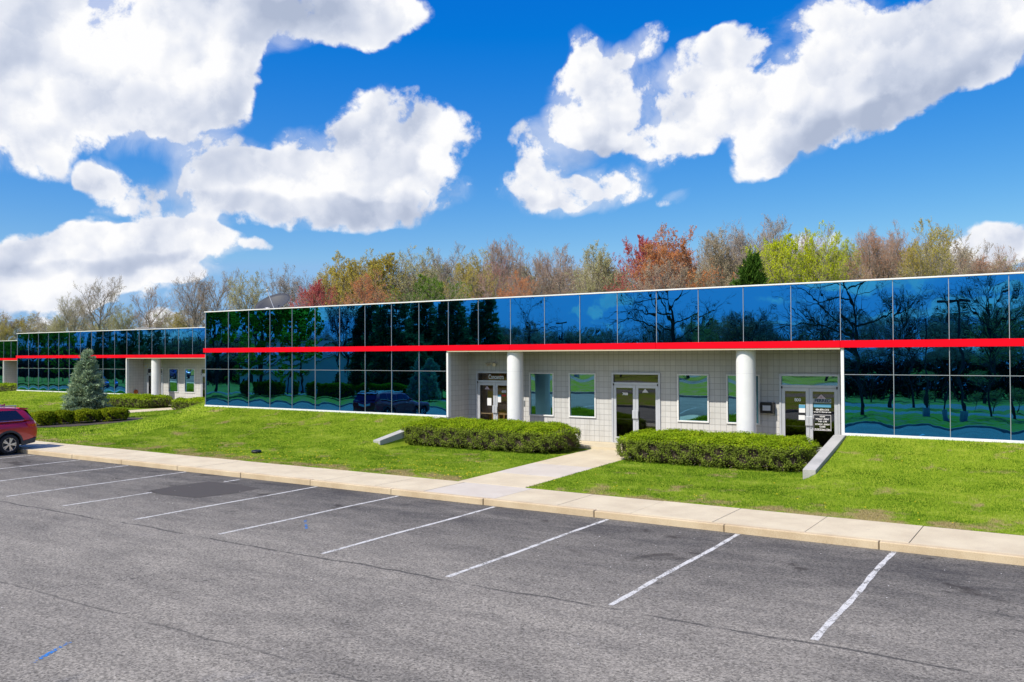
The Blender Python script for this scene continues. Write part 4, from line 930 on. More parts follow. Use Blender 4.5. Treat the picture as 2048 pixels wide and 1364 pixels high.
# trees beyond the buildings: px, top py, distance, height, kind, twig, leaf, label
BG = [
 (8, 640, 84, 12, 'bud2', 'tantwig', 'olive', 'round olive green tree at the left picture edge'),
 (72, 628, 95, 11, 'vase3', 'twig', 'tanbud', 'small thin bare tree left of the tall one above the middle block'),
 (112, 632, 88, 9, 'bud1', 'tantwig', 'yellowbud', 'low yellow green tree above the left end of the set back block'),
 (150, 588, 90, 12, 'vase2', 'tantwig', 'yellowbud', 'slim bare tree on the left side of the tallest left tree'),
 (203, 553, 78, 13, 'vase1', 'twig', 'tanbud', 'tall bare oval tree standing highest above the set back block'),
 (250, 610, 96, 12, 'bud2', 'tantwig', 'yellowbud', 'pale green budding tree low behind the set back block'),
 (296, 575, 84, 12, 'vase3', 'redtwig', 'tanbud', 'purplish bare tree between the tall oval tree and the forked one'),
 (352, 625, 95, 9, 'bud1', 'tantwig', 'olive', 'low olive tree just left of the nearest block'),
 (388, 548, 76, 13, 'vase2', 'twig', 'tanbud', 'bare forked tree just left of the nearest block corner'),
 (432, 541, 80, 14, 'vase1', 'twig', 'tanbud', 'tall bare tree above the left corner of the nearest block'),
 (492, 545, 78, 13, 'bud2', 'tantwig', 'yellowbud', 'budding grey green tree left of the satellite dish'),
 (560, 536, 82, 14, 'vase1', 'twig', 'tanbud', 'bare tree standing behind the satellite dish'),
 (600, 548, 88, 13, 'vase2', 'twig', 'tanbud', 'thin bare tree just right of the satellite dish'),
 (632, 570, 62, 9, 'full2', 'redtwig', 'redleaf', 'small crimson tree at the roof line right of the dish'),
 (672, 530, 66, 12, 'bud1', 'tantwig', 'olive', 'left shoulder of the olive gold trees, first of the row'),
 (722, 511, 66, 13, 'full1', 'tantwig', 'olive', 'olive gold tree with round top, left half of the golden group'),
 (785, 515, 68, 13, 'full2', 'tantwig', 'olive', 'olive yellow tree right of the round golden one'),
 (735, 552, 58, 10, 'bud1', 'redtwig', 'orange', 'low orange tinged tree in front of the golden trees'),
 (838, 496, 70, 14, 'bud2', 'tantwig', 'yellowbud', 'tall pale budding tree at the right of the golden group'),
 (872, 497, 76, 14, 'vase1', 'twig', 'tanbud', 'dark bare tree between the golden group and the red one'),
 (838, 568, 50, 8, 'full2', 'tantwig', 'green', 'fresh green low tree peeping over the roof left of centre'),
 (915, 512, 78, 14, 'vase3', 'tantwig', 'tanbud', 'thin pale bare tree left of the red centre tree'),
 (952, 512, 66, 13, 'bud1', 'tantwig', 'olive', 'ochre tree beside the red centre tree'),
 (990, 475, 72, 15, 'vase2', 'redtwig', 'tanbud', 'tallest pinkish bare tree at the picture centre'),
 (985, 528, 62, 12, 'vase3', 'redtwig', 'redleaf', 'red budding tree below the pinkish tall one'),
 (1015, 555, 56, 9, 'bud2', 'redtwig', 'orange', 'low orange budding tree right of the red centre tree'),
 (1065, 490, 72, 14, 'vase1', 'redtwig', 'tanbud', 'broad brown bare tree right of picture centre'),
 (1125, 494, 74, 14, 'vase3', 'redtwig', 'tanbud', 'second broad brown bare tree right of picture centre'),
 (1180, 491, 66, 14, 'bud1', 'tantwig', 'yellowbud', 'dark limbed tree with a white cloud behind its crown'),
 (1228, 512, 76, 13, 'bud2', 'tantwig', 'yellowbud', 'pale budding tree left of the bright red crowns'),
 (1288, 486, 68, 13, 'full2', 'redtwig', 'redleaf', 'bright red crown left of the orange one'),
 (1352, 466, 64, 14, 'full1', 'redtwig', 'orange', 'big orange red rounded crown, most vivid of all trees'),
 (1330, 530, 56, 10, 'bud2', 'redtwig', 'tanbud', 'tan lower tree in front of the red and orange crowns'),
 (1420, 465, 74, 15, 'bud1', 'tantwig', 'tanbud', 'tan bare tree right of the orange crown'),
 (1465, 448, 76, 16, 'vase2', 'twig', 'tanbud', 'tall bare tree between the orange crown and the pine'),
 (1500, 443, 82, 16, 'vase1', 'redtwig', 'tanbud', 'slender bare tree rising behind the green pine'),
 (1548, 446, 78, 16, 'vase3', 'twig', 'tanbud', 'tall grey bare tree just right of the green pine'),
 (1590, 482, 62, 12, 'full2', 'tantwig', 'lime', 'smaller lime green tree left of the big lime crown'),
 (1648, 462, 64, 13, 'full1', 'tantwig', 'lime', 'big lime green crown in front of a white cloud'),
 (1692, 478, 70, 13, 'bud1', 'tantwig', 'lime', 'thin lime green crown beside the russet tree'),
 (1600, 462, 80, 15, 'vase1', 'redtwig', 'tanbud', 'bare tree behind the lime crowns'),
 (1745, 456, 68, 14, 'vase2', 'redtwig', 'orange', 'russet tree right of the lime crowns'),
 (1778, 458, 74, 15, 'vase2', 'redtwig', 'tanbud', 'reddish bare tree right of the russet one'),
 (1832, 453, 68, 14, 'bud2', 'tantwig', 'olive', 'olive brown tree at the right, last of the high row'),
 (1868, 468, 74, 14, 'vase3', 'tantwig', 'tanbud', 'feathery bare tree closing the high row at the right'),
 (1920, 500, 76, 12, 'vase1', 'twig', 'tanbud', 'low bare tree left of the last white cloud'),
 (1970, 508, 74, 11, 'vase2', 'redtwig', 'orange', 'low rusty tree below the last white cloud'),
 (2025, 508, 74, 11, 'vase1', 'redtwig', 'tanbud', 'low reddish bare tree at the right picture edge'),
]
for i, (px, py, Y, H, key, tw, lf, lab) in enumerate(BG):
    q = at_depth(px, py, Y)
    make_tree(key, 'deciduous_tree', (q.x, Y, -.05), q.z+.75, lab, 'spring trees beyond the buildings', 'bark', tw, lf, rz=(i*2.399) % 6.28, width=(.62 if lf in ('lime', 'redleaf') else random.uniform(.72, .88)))
q = at_depth(1503, 510, 58); conifer('pine_tree', (q.x, 58, 0), q.z, 3.3, 'pine', 9, 'green pine tree rising over the roof between the bare trees', nw=26, card=.32, leader=False, dens=1.0, base=.15, up=.35)
# second row filling in behind
ORD = ['first','second','third','fourth','fifth','sixth','seventh','eighth','ninth','tenth','eleventh','twelfth','thirteenth','fourteenth','fifteenth','sixteenth','seventeenth','eighteenth','nineteenth','twentieth']
ordw = lambda n: ORD[n] if n < 20 else ('twenty '+ORD[n-20] if n < 29 else ('thirtieth' if n == 29 else ('thirty '+ORD[n-30] if n < 39 else ('fortieth' if n == 39 else 'forty '+ORD[n-40]))))
for i in range(46):
    px = 640+i*31.5; Y = random.uniform(84, 98); topy = np.interp(px, [640, 700, 900, 1000, 1250, 1400, 1850, 1950, 2050], [580, 545, 535, 520, 535, 500, 495, 525, 528])+random.uniform(-12, 16)
    q = at_depth(px, topy, Y); key = ('vase1', 'vase2', 'vase3', 'bud1', 'bud2')[i % 5]; tw = ('redtwig', 'tantwig', 'twig')[i % 3]; lf = ('tanbud', 'olive', 'tanbud', 'orange', 'yellowbud')[(i*3) % 5]
    make_tree(key, 'woodland_tree', (q.x, Y, -.05), q.z+.8, 'brownish tree in the far back row above the nearest roof, %s from the left' % ordw(i), 'far row of woodland trees', 'bark', tw, lf, rz=(i*1.7) % 6.28, width=1.05)
for i in range(16):
    px = -20+i*41; Y = random.uniform(100, 125); q = at_depth(px, random.uniform(612, 640), Y)
    make_tree(('vase3', 'bud2', 'bud1', 'vase1')[i % 4], 'woodland_tree', (q.x, Y, -.05), q.z+.05, 'low pale tree in the distant row on the left, %s from the picture edge' % ordw(i), 'distant low trees on the left', 'bark', ('tantwig', 'twig')[i % 2], ('yellowbud', 'tanbud', 'olive')[i % 3], rz=i*1.3, width=1.35)

# ------------------------------------------------------------ trees, lamps and house across the lot, seen in the mirror glass
def back_x(px, Y, yf=YF): d = ray(px, 680); return d.x/d.y*(2*yf-Y)
RG = 'trees on the island seen only mirrored in the glass'
for i, (px, Y, H, key, tw, lf, w, lab) in enumerate([
   (1345, -24, 15.5, 'oak', 'darkbark', 'tanbud', 1.05, 'broad bare oak mirrored in the upper glass near the centre'), (1714, -7, 12.5, 'oak', 'darkbark', 'tanbud', .95, 'bare oak with whole trunk mirrored right of door 800'),
   (1060, -26, 12.5, 'oak', 'darkbark', 'tanbud', .7, 'small bare tree mirrored above the first column'), (1995, -12, 10, 'vase3', 'darkbark', 'tanbud', 1.0, 'bare tree mirrored at the far right pane'),
   (1815, -30, 11, 'vase1', 'darkbark', 'tanbud', 1.0, 'bare tree mirrored between the oak and the lamp'), (690, -18, 12, 'vase2', 'darkbark', 'tanbud', 1.0, 'bare tree mirrored left of the dark pines'),
   (1640, -50, 11, 'vase3', 'darkbark', 'orange', 1.2, 'bare tree mirrored above door 800'), (1500, -48, 10.5, 'vase1', 'darkbark', 'tanbud', 1.2, 'bare tree mirrored right of the broad oak'),
   (520, -7, 12.5, 'leafy', 'darkbark', 'islandgreen', 1.15, 'broad green tree mirrored in the left half of the nearest block'), (432, -14, 13, 'leafy', 'darkbark', 'islandgreen', 1.0, 'green tree mirrored at the left corner of the nearest block'),
   (600, -16, 11, 'leafy', 'darkbark', 'islandgreen', .9, 'green tree mirrored next to the broad one')]):
    make_tree(key, 'island_tree', (back_x(px, Y), Y, .15), H, lab, None, 'darkbark', tw, lf, rz=i*1.1, width=w)
for i, (px, Y, H, Rb) in enumerate([(742, -20, 13, 3.2), (790, -15, 13.5, 3.4), (850, -22, 13, 3.4), (905, -18, 12, 3.3), (965, -24, 12.2, 3.2)]):
    conifer('dark_pine', (back_x(px, Y), Y, .15), H, Rb, 'dkpine', 60+i, 'dark pine mirrored in the middle of the nearest block, %s of five' % ORD[i], 'dark pines across the lot', nw=24, card=.36, leader=False, dens=.9, base=.1, up=-.05)
conifer('island_spruce', (back_x(856, -6), -6, .15), 4.2, 2.0, 'spruce', 71, 'rounded blue spruce mirrored low beside the corner jamb', nw=18, card=.2, leader=False, dens=1.0)
for i, px in enumerate((70, 115, 165, 210, 260, 310, 355, 400)):
    Y = -12-6*(i % 3); x = back_x(px, Y, YF+9.3)
    if i in (0, 1): make_tree('leafy', 'island_tree', (x, Y, .15), 12, 'green tree mirrored at the left end of the set back block, %s' % ORD[i], None, 'darkbark', 'darkbark', 'islandgreen', rz=i, width=1)
    elif i in (2, 6, 7): make_tree('oak', 'island_tree', (x, Y, .15), 12, 'bare tree mirrored in the set back block, %s from the left' % ORD[i], None, 'darkbark', 'darkbark', 'tanbud', rz=i, width=.8)
    else: conifer('dark_pine', (x, Y, .15), 13, 3.6, 'dkpine', 80+i, 'dark pine mirrored in the set back block, %s from the left' % ORD[i], 'dark pines far left across the lot', nw=22, card=.4, leader=False, dens=.8, base=.1, up=-.05)
def thicket(x0, x1, y0, y1, zt, n, mat, label, seed, size=.5):
    g = np.random.default_rng(seed); X = g.uniform(x0, x1, n); Y = g.uniform(y0, y1, n); top = zt*(.72+.28*np.sin(X*.31+seed)*np.sin(X*.13+Y*.2)+.12*np.sin(X*1.7)); Z = g.uniform(0, 1, n)**.8*top
    C = np.stack([X, Y, Z], -1); ax = unit(g.normal(size=(n, 3))*.55+np.array([0, 0, 1.])); si = unit(np.cross(ax, g.normal(size=(n, 3)))); s = size*g.uniform(.5, 1.5, (n, 1))
    V = np.stack([C-si*s*.10, C+si*s*.10, C+ax*s*1.5], 1).reshape(-1, 3)
    tag(np_obj('thicket', V, np.arange(len(V)).reshape(-1, 3), M[mat]), label, 'undergrowth', kind='stuff')
thicket(-640, 70, -96, -84, 7.8, 260000, 'darktwig', 'dim brown undergrowth of the wood across the road', 3, .9)
thicket(-140, 12, 88, 104, 7.0, 90000, 'brushtwig', 'dense brown undergrowth between the trees behind the buildings', 4, .5)
k_ = 0
for row, (Yr, n, hh) in enumerate(((-62, 44, 8.8), (-78, 40, 10.2))):
    for i in range(n):
        x = -210+i*(260/n)+random.uniform(-2, 2)
        make_tree(('vase1', 'bud1', 'vase3', 'bud2', 'vase2')[(i*2+row) % 5], 'hillside_tree', (x, Yr+random.uniform(-5, 5), -.0), hh+random.uniform(-1.2, 1.4), 'dim bare tree of the wood across the road, seen only mirrored', 'wood across the road', 'darkbark', ('twig', 'redtwig')[i % 2], ('tanbud', 'olive', 'orange')[i % 3], rz=i*1.9, width=1.45); k_ += 1
for i, px in enumerate((522, 650, 762)):
    x = back_x(px, -6); hedge('island_hedge', x-3.1, x+3.1, -8.0, -6.0, .15, 2.05, 'shrub', 40+i, '%s tall clipped hedge from the left, mirrored in the nearest block' % ORD[i], n=12000, card=.07, wood=False)
for i, (x, y) in enumerate(((-9.5, -23), (-6.8, -23.5), (-4.6, -22.6), (-2.0, -23))):
    make_tree('bud2', 'forsythia', (x, y, .0), 2.6, 'low spreading forsythia mirrored by the far lot, %s of four' % ORD[i], None, 'darkbark', 'tantwig', 'olive', rz=i*2.1, width=1.5, cat='shrub')
def lamp(px, Y, H, arm, lab):
    x = back_x(px, Y); r = empty('street_lamp', (x, Y, .15)); b = MB(); b.tube((0, 0, -.1), (0, 0, .75), .30, n=20); b.obj('concrete_base', M['retain'], r)
    b = MB(); b.tube((0, 0, .75), (0, 0, H), .11, .075, 12); b.obj('pole', M['pole'], r)
    if arm:
        b = MB(); b.tube((0, 0, H-.1), (.9, 0, H+.35), .035, n=8); b.tube((.9, 0, H+.35), (1.8, 0, H+.35), .035, n=8); b.obj('arm', M['galv'], r)
        b = MB(); b.box(1.6, 2.3, -.15, .15, H+.28, H+.42); b.obj('lamp_head', M['galv'], r, bevel=.03)
    else:
        b = MB(); b.box(-.75, -.1, -.2, .2, H-.05, H+.12); b.box(.1, .75, -.2, .2, H-.05, H+.12); b.box(-.1, .1, -.05, .05, H-.0, H+.08); b.obj('lamp_head', M['pole'], r, bevel=.02)
    tag(r, lab, 'street lamp')
lamp(1912, -4.2, 6.9, False, 'dark twin head lamp post mirrored in the glass at the right'); lamp(1855, -8, 6.0, True, 'lamp post with curved arm mirrored left of the twin head lamp'); lamp(1128, -20, 7.0, False, 'lamp post mirrored in the upper glass above the first window')
for i in range(20):
    x = -235-i*5.5; make_tree(('leafy', 'bud1', 'oak', 'leafy')[i % 4], 'island_tree', (x, -30-8*(i % 3), .1), 14+(i % 3), 'tall tree beyond the far left end of the lot, seen only mirrored', 'tall trees far left across the lot', 'darkbark', 'darkbark', ('islandgreen', 'olive', 'tanbud', 'islandgreen')[i % 4], rz=i*1.3, width=1.1)
# white house across the road
H_ = empty('white_house', (back_x(610, -28), -28, .15), .2); tag(H_, 'white gabled house mirrored in the lower glass', 'house')
b = MB(); b.box(-7, 7, -5, 5, 0, 3.1); b.hexa([(-7, -5, 3.1), (7, -5, 3.1), (-7, 5, 3.1), (7, 5, 3.1), (-7, -.01, 5.4), (7, -.01, 5.4), (-7, .01, 5.4), (7, .01, 5.4)]); b.obj('wall', M['siding'], H_)
b = MB(); b.hexa([(-7.4, -5.5, 2.95), (7.4, -5.5, 2.95), (-7.4, 0, 5.45), (7.4, 0, 5.45), (-7.4, -5.5, 3.1), (7.4, -5.5, 3.1), (-7.4, 0, 5.6), (7.4, 0, 5.6)]); b.hexa([(-7.4, 0.001, 5.45), (7.4, 0.001, 5.45), (-7.4, 5.5, 2.95), (7.4, 5.5, 2.95), (-7.4, 0.001, 5.6), (7.4, 0.001, 5.6), (-7.4, 5.5, 3.1), (7.4, 5.5, 3.1)]); b.obj('roof', M['shingle'], H_)
for x in (-5, -2.5, 2.5, 5):
    b = MB(); b.box(x-.5, x+.5, 5.0, 5.05, 1, 2.3); w_ = b.obj('window', M['cap'], H_); b = MB(); b.box(x-.42, x+.42, 5.05, 5.06, 1.08, 2.22); b.obj('pane', M['carglass'], w_)
b = MB(); b.box(-.5, .5, 5.0, 5.06, 0, 2.1); b.obj('door', M['shingle'], H_)

# ------------------------------------------------------------ parked car
def build_car(name, loc, rz, paint, label):
    C = empty(name, loc, rz); tag(C, label, 'car')
    # sections from nose (-y) to tail (+y): y, sill z, shoulder z, half width at sill, half width at shoulder, top z, half width top
    S = [(-2.50, .42, .62, .62, .66, .74, .60), (-2.44, .30, .70, .84, .88, .92, .74), (-2.25, .26, .80, .93, .95, 1.02, .84), (-1.85, .26, .88, .96, .985, 1.09, .90), (-1.25, .26, .93, .965, .99, 1.14, .92),
         (-.9, .26, .95, .965, .99, 1.16, .93), (0, .26, .97, .965, .995, 1.17, .93), (.9, .26, .98, .965, .995, 1.19, .92), (1.5, .27, .99, .965, .995, 1.20, .92), (2.0, .30, 1.0, .95, .985, 1.21, .91), (2.3, .34, 1.0, .93, .965, 1.21, .88), (2.44, .40, .98, .88, .925, 1.18, .82), (2.50, .48, .92, .80, .86, 1.06, .74)]
    V = []; f = []; m_ = 0
    for (y, zs, zh, ws, wh, zt, wt) in S:
        half = [(0, zs), (ws*.75, zs), (ws, zs+.06), (wh-.012, (zs+.06)*.55+zh*.45), (wh, zh-.14), (wh, zh), (wh-.02, zh+.05), (wt, zt), (wt*.6, zt+.015), (0, zt+.02)]
        ringp = half+[(-x, z) for x, z in reversed(half[1:-1])]; m_ = len(ringp); V += [(x, y, z) for x, z in ringp]
    for i in range(len(S)-1):
        for k in range(m_): f.append((i*m_+k, i*m_+(k+1) % m_, (i+1)*m_+(k+1) % m_, (i+1)*m_+k))
    f.append(tuple(range(m_))); f.append(tuple(reversed(range((len(S)-1)*m_, len(S)*m_))))
    b = MB(); b.v = V; b.f = f; b.mi = [0]*len(f); body = b.obj('body', paint, C, smooth=True)
    ss = body.modifiers.new('s', 'SUBSURF'); ss.levels = ss.render_levels = 2
    import bmesh
    ss.levels = ss.render_levels = 4
    bpy.context.view_layer.update(); dg = bpy.context.evaluated_depsgraph_get(); me = bpy.data.meshes.new_from_object(body.evaluated_get(dg)); me.name = 'body'
    body.modifiers.clear(); body.data = me
    bm_ = bmesh.new(); bm_.from_mesh(me)
    def in_arch(c): return abs(c.x) > .5 and any((c.y-wy)**2+(c.z-.40)**2 < .47**2 for wy in (-1.48, 1.40))
    bmesh.ops.delete(bm_, geom=[f_ for f_ in bm_.faces if in_arch(f_.calc_center_median())], context='FACES'); bm_.to_mesh(me); bm_.free()
    for p_ in me.polygons: p_.use_smooth = True
    # greenhouse
    G = [(-1.30, 1.13, .80, 1.15, .78), (-.95, 1.13, .90, 1.37, .74), (-.45, 1.14, .92, 1.66, .68), (-.15, 1.15, .925, 1.715, .67), (.5, 1.16, .925, 1.755, .67), (1.3, 1.17, .92, 1.75, .66), (1.9, 1.18, .91, 1.71, .64), (2.13, 1.18, .90, 1.675, .62), (2.30, 1.17, .87, 1.42, .72), (2.42, 1.16, .82, 1.18, .80)]
    V = []; f = []
    for (y, z0, w0, z1, w1) in G:
        half = [(0, z0), (w0, z0), (w0-.01, z0+(z1-z0)*.1), (w1+.02, z1-(z1-z0)*.12), (w1-.07, z1-.005), (w1*.5, z1+.018), (0, z1+.025)]
        rp = half+[(-x, z) for x, z in reversed(half[1:-1])]; m_ = len(rp); V += [(x, y, z) for x, z in rp]
    for i in range(len(G)-1):
        for k in range(m_): f.append((i*m_+k, i*m_+(k+1) % m_, (i+1)*m_+(k+1) % m_, (i+1)*m_+k))
    f.append(tuple(range(m_))); f.append(tuple(reversed(range((len(G)-1)*m_, len(G)*m_))))
    b = MB(); b.v = V; b.f = f; b.mi = [0]*len(f); cab = b.obj('cabin', paint, C, smooth=True); ss = cab.modifiers.new('s', 'SUBSURF'); ss.levels = ss.render_levels = 1
    def gi(y):
        for p, q in zip(G[:-1], G[1:]):
            if p[0] <= y <= q[0]:
                t = (y-p[0])/(q[0]-p[0]); return [p[k]+(q[k]-p[k])*t for k in range(5)]
        return list(G[-1])
    def side_pt(y, z, s, off=.012):
        _, z0, w0, z1, w1 = gi(y); za, wa = z0+(z1-z0)*.1, w0-.01; zb, wb = z1-(z1-z0)*.12, w1+.02; t = (z-za)/(zb-za); return (s*(wa+(wb-wa)*t+off), y, z)
    for s in (-1, 1):
        for pts in ([(-.88, 1.24), (-.02, 1.25), (-.02, 1.62), (-.36, 1.57)], [(.06, 1.25), (.86, 1.26), (.84, 1.635), (.06, 1.625)], [(1.02, 1.27), (2.02, 1.28), (1.78, 1.62), (1.02, 1.635)]):
            # dense quad so it follows the side
            b = MB(); n = 6; g = []
            for j in range(n+1):
                for i in range(n+1):
                    u, v = i/n, j/n; A = [pts[0][k]+(pts[1][k]-pts[0][k])*u for k in (0, 1)]; B = [pts[3][k]+(pts[2][k]-pts[3][k])*u for k in (0, 1)]
                    g.append(side_pt(A[0]+(B[0]-A[0])*v, A[1]+(B[1]-A[1])*v, s))
            b.v = g
            for j in range(n):
                for i in range(n): b.f.append((j*(n+1)+i, j*(n+1)+i+1, (j+1)*(n+1)+i+1, (j+1)*(n+1)+i)); b.mi.append(0)
            b.obj('side_window', M['carglass'], C, smooth=True)
        b = MB(); b.tube(side_pt(-.9, 1.215, s, .018), side_pt(1.95, 1.25, s, .018), .010, n=6); b.obj('window_trim', M['chrome'], C)
        b = MB(); b.tube((s*.60, -.2, 1.80), (s*.58, 1.85, 1.79), .022, n=8); b.tube((s*.60, -.15, 1.72), (s*.60, -.15, 1.80), .018, n=8); b.tube((s*.585, .9, 1.74), (s*.585, .9, 1.80), .018, n=8); b.tube((s*.58, 1.8, 1.70), (s*.58, 1.8, 1.80), .018, n=8); b.obj('roof_rail', M['galv'], C)
        b = MB(); b.hexa([(s*.90, -.85, 1.17), (s*1.14, -.80, 1.20), (s*.90, -.65, 1.17), (s*1.14, -.66, 1.20), (s*.92, -.85, 1.33), (s*1.13, -.80, 1.33), (s*.92, -.65, 1.33), (s*1.13, -.66, 1.33)]); b.obj('wing_mirror', paint, C, bevel=.03)
        for y0_, y1_ in ((-.05, .95), (-.98, -.05)):
            b = MB(); b.tube((s*1.003, y1_-.24, 1.03), (s*1.003, y1_-.06, 1.035), .016, n=8); b.obj('door_handle', M['chrome'], C)
        for yy_ in (-1.0, -.02, .96):
            b = MB(); b.box(min(s*.987, s*.9985), max(s*.987, s*.9985), yy_-.004, yy_+.004, .42, 1.14); b.obj('door_seam', M['black'], C)
        b = MB(); b.box(min(s*.90, s*.985), max(s*.90, s*.985), -1.0, .93, .25, .42); b.obj('sill_cladding', M['cladding'], C, bevel=.02)
        b = MB(); xx = (s*.90, s*.965); b.hexa([(xx[0], 1.87, .30), (xx[1], 1.87, .30), (xx[0], 2.38, .38), (xx[1], 2.34, .38), (xx[0], 1.85, .46), (xx[1]+s*.008, 1.85, .46), (xx[0], 2.45, .58), (xx[1]-s*.01, 2.40, .58)]); b.obj('corner_cladding', M['cladding'], C, bevel=.01)
        # arch trims and wheels
        for wy in (-1.48, 1.40):
            b = MB(); n = 22
            for i in range(n):
                a0 = R(-8+196*i/n); a1 = R(-8+196*(i+1)/n)
                pr = lambda a, r_, x: (s*x, wy+r_*math.cos(a), .40+r_*math.sin(a))
                b.hexa([pr(a0, .43, .90), pr(a0, .43, 1.0), pr(a1, .43, .90), pr(a1, .43, 1.0), pr(a0, .505, .90), pr(a0, .505, .998), pr(a1, .505, .90), pr(a1, .505, .998)])
            b.obj('arch_trim', M['cladding'], C)
            b = MB(); b.tube((s*.55, wy, .40), (s*.64, wy, .40), .455, n=32); b.obj('wheel_housing', M['black'], C)
            W = empty('wheel', (s*.875, wy, .375)); W.parent = C
            b = MB(); prof = [(-.12, .25), (-.125, .33), (-.10, .368), (-.04, .378), (.04, .378), (.10, .368), (.125, .33), (.12, .25)]; n = 48
            for x, r_ in prof:
                for k in range(n): b.v.append((s*x, r_*math.cos(2*math.pi*k/n), r_*math.sin(2*math.pi*k/n)))
            for i in range(len(prof)-1):
                for k in range(n): b.f.append((i*n+k, i*n+(k+1) % n, (i+1)*n+(k+1) % n, (i+1)*n+k)); b.mi.append(0)
            b.obj('tyre', M['tyre'], W, smooth=True)
            b = MB(); b.ring((s*.105, 0, 0), (1, 0, 0), .25, .014, 40, 6); b.tube((s*.06, 0, 0), (s*.115, 0, 0), .055, n=20)
            for k in range(5):
                a = 2*math.pi*k/5
                for da in (-.16, .16):
                    ca, sa = math.cos(a+da), math.sin(a+da); c2, s2 = math.cos(a+da*.5), math.sin(a+da*.5)
                    t1 = (-sa, ca); p0 = (c2*.04, s2*.04); p1 = (ca*.245, sa*.245); w_ = .017
                    b.hexa([(s*.085, p0[0]-t1[0]*w_, p0[1]-t1[1]*w_), (s*.112, p0[0]-t1[0]*w_, p0[1]-t1[1]*w_), (s*.085, p0[0]+t1[0]*w_, p0[1]+t1[1]*w_), (s*.112, p0[0]+t1[0]*w_, p0[1]+t1[1]*w_),
                            (s*.085, p1[0]-t1[0]*w_*1.5, p1[1]-t1[1]*w_*1.5), (s*.108, p1[0]-t1[0]*w_*1.5, p1[1]-t1[1]*w_*1.5), (s*.085, p1[0]+t1[0]*w_*1.5, p1[1]+t1[1]*w_*1.5), (s*.108, p1[0]+t1[0]*w_*1.5, p1[1]+t1[1]*w_*1.5)])
            b.obj('rim', M['rim'], W)
            b = MB(); b.tube((s*.02, 0, 0), (s*.05, 0, 0), .25, n=32); b.obj('brake_disc', M['cladding'], W)
        # lamps
        b = MB(); b.hexa([(s*.80, 2.46, .98), (s*.93, 2.38, .98), (s*.965, 2.05, 1.04), (s*.975, 2.05, 1.04), (s*.76, 2.44, 1.20), (s*.905, 2.36, 1.20), (s*.925, 2.02, 1.19), (s*.945, 2.02, 1.19)]) if False else None
        b.v = []; b.f = []; b.mi = []
        pl = [(.74, 2.475), (.86, 2.445), (.935, 2.36), (.975, 2.22), (.985, 2.05)]
        for zz_, sc in ((.99, 1.0), (1.10, .995), (1.20, .965)):
            for x, y in pl: b.v.append((s*x*sc+s*.008, y+(.012 if zz_ < 1.15 else -.03)-(.06 if zz_ < 1.0 and y < 2.1 else 0)+(.10 if zz_ < 1.0 and y < 2.1 else 0), zz_))
        for j in range(2):
            for i in range(4): b.f.append((j*5+i, j*5+i+1, (j+1)*5+i+1, (j+1)*5+i)); b.mi.append(0)
        b.obj('tail_light', M['taillight'], C)
        b = MB(); b.v = []; 
        for zz_ in (.985, 1.045):
            for x, y in pl[1:3]: b.v.append((s*x+s*.015, y+.016, zz_))
        b.f = [(0, 1, 3, 2)]; b.mi = [0]; b.obj('indicator_lens', M['amber'], C)
        b = MB(); b.v = []
        for zz_ in (.80, .92):
            for x, y in ((.60, -2.49), (.80, -2.44), (.90, -2.32), (.95, -2.10)): b.v.append((s*x+s*.01, y-.015, zz_))
        b.f = [(0, 1, 5, 4), (1, 2, 6, 5), (2, 3, 7, 6)]; b.mi = [0]*3; b.obj('headlight', M['headlight'], C)
    b = MB(); b.quad((-.70, -1.27, 1.19), (.70, -1.27, 1.19), (.60, -.50, 1.655), (-.60, -.50, 1.655)); b.v = [(x, y-.03, z+.03) for x, y, z in b.v]; b.obj('windscreen', M['carglass'], C)
    b = MB(); b.quad((-.72, 2.43, 1.24), (.72, 2.43, 1.24), (.60, 2.22, 1.62), (-.60, 2.22, 1.62)); b.v = [(x, y-.005, z+.0) for x, y, z in b.v]; b.obj('rear_window', M['carglass'], C)
    b = MB(); b.hexa([(-.60, 1.95, 1.62), (.60, 1.95, 1.62), (-.58, 2.30, 1.635), (.58, 2.30, 1.635), (-.60, 1.95, 1.725), (.60, 1.95, 1.725), (-.58, 2.30, 1.672), (.58, 2.30, 1.672)]); b.obj('spoiler', paint, C, bevel=.012)
    b = MB(); b.box(-.78, .78, -2.53, -2.43, .38, .58); b.obj('lower_grille', M['cladding'], C, bevel=.02); b = MB(); b.box(-.52, .52, -2.535, -2.47, .66, .84); b.obj('grille', M['chrome'], C, bevel=.02)
    b = MB(); b.box(-.70, .70, 2.44, 2.52, .36, .62); b.obj('rear_bumper_cladding', M['cladding'], C, bevel=.03); b = MB(); b.box(-.26, .26, 2.50, 2.515, .90, 1.03); b.obj('number_plate', M['paper'], C)
    b = MB(); b.tube((.0, 1.6, 1.77), (.0, 1.72, 1.86), .012, n=6); b.hexa([(-.03, 1.5, 1.765), (.03, 1.5, 1.765), (-.02, 1.72, 1.765), (.02, 1.72, 1.765), (-.01, 1.62, 1.83), (.01, 1.62, 1.83), (-.01, 1.72, 1.84), (.01, 1.72, 1.84)]); b.obj('roof_antenna', paint, C)
    return C
car = build_car('parked_suv', (-34.30, 15.22, 0), 0, M['carpaint'], 'dark red sport utility car backed up to the kerb, cut by the left picture edge')
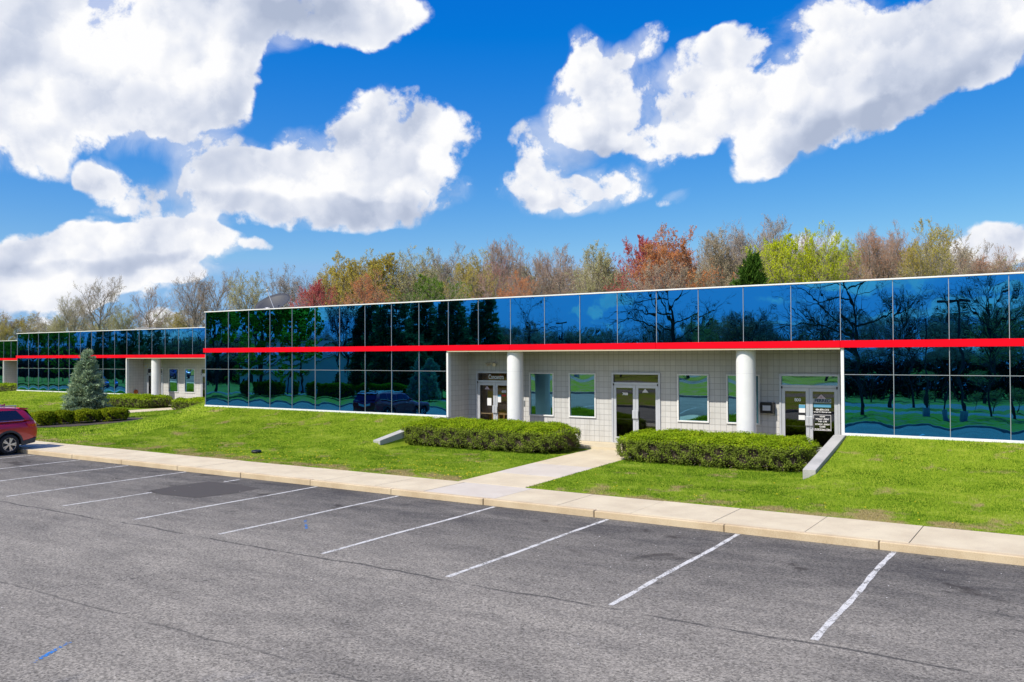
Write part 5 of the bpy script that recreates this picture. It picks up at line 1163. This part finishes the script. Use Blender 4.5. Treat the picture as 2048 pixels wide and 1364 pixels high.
# two more cars that only show mirrored in the set back block
for (x, y, mt, lab) in ((-93.5, 9.5, 'bluecar', 'bright blue car mirrored low in the set back block'), (-105, 10.5, 'bluecar', 'second blue car mirrored at the left end of the set back block')):
    c = copy_tree(car); c.name = 'parked_car'; c.location = (x, y, 0); c.rotation_euler = (0, 0, R(90)); c['label'] = lab
    for ch in [q for q in bpy.data.objects if q.parent == c]:
        if ch.material_slots and ch.material_slots[0].material == M['carpaint']: ch.material_slots[0].link = 'OBJECT'; ch.material_slots[0].material = M[mt]
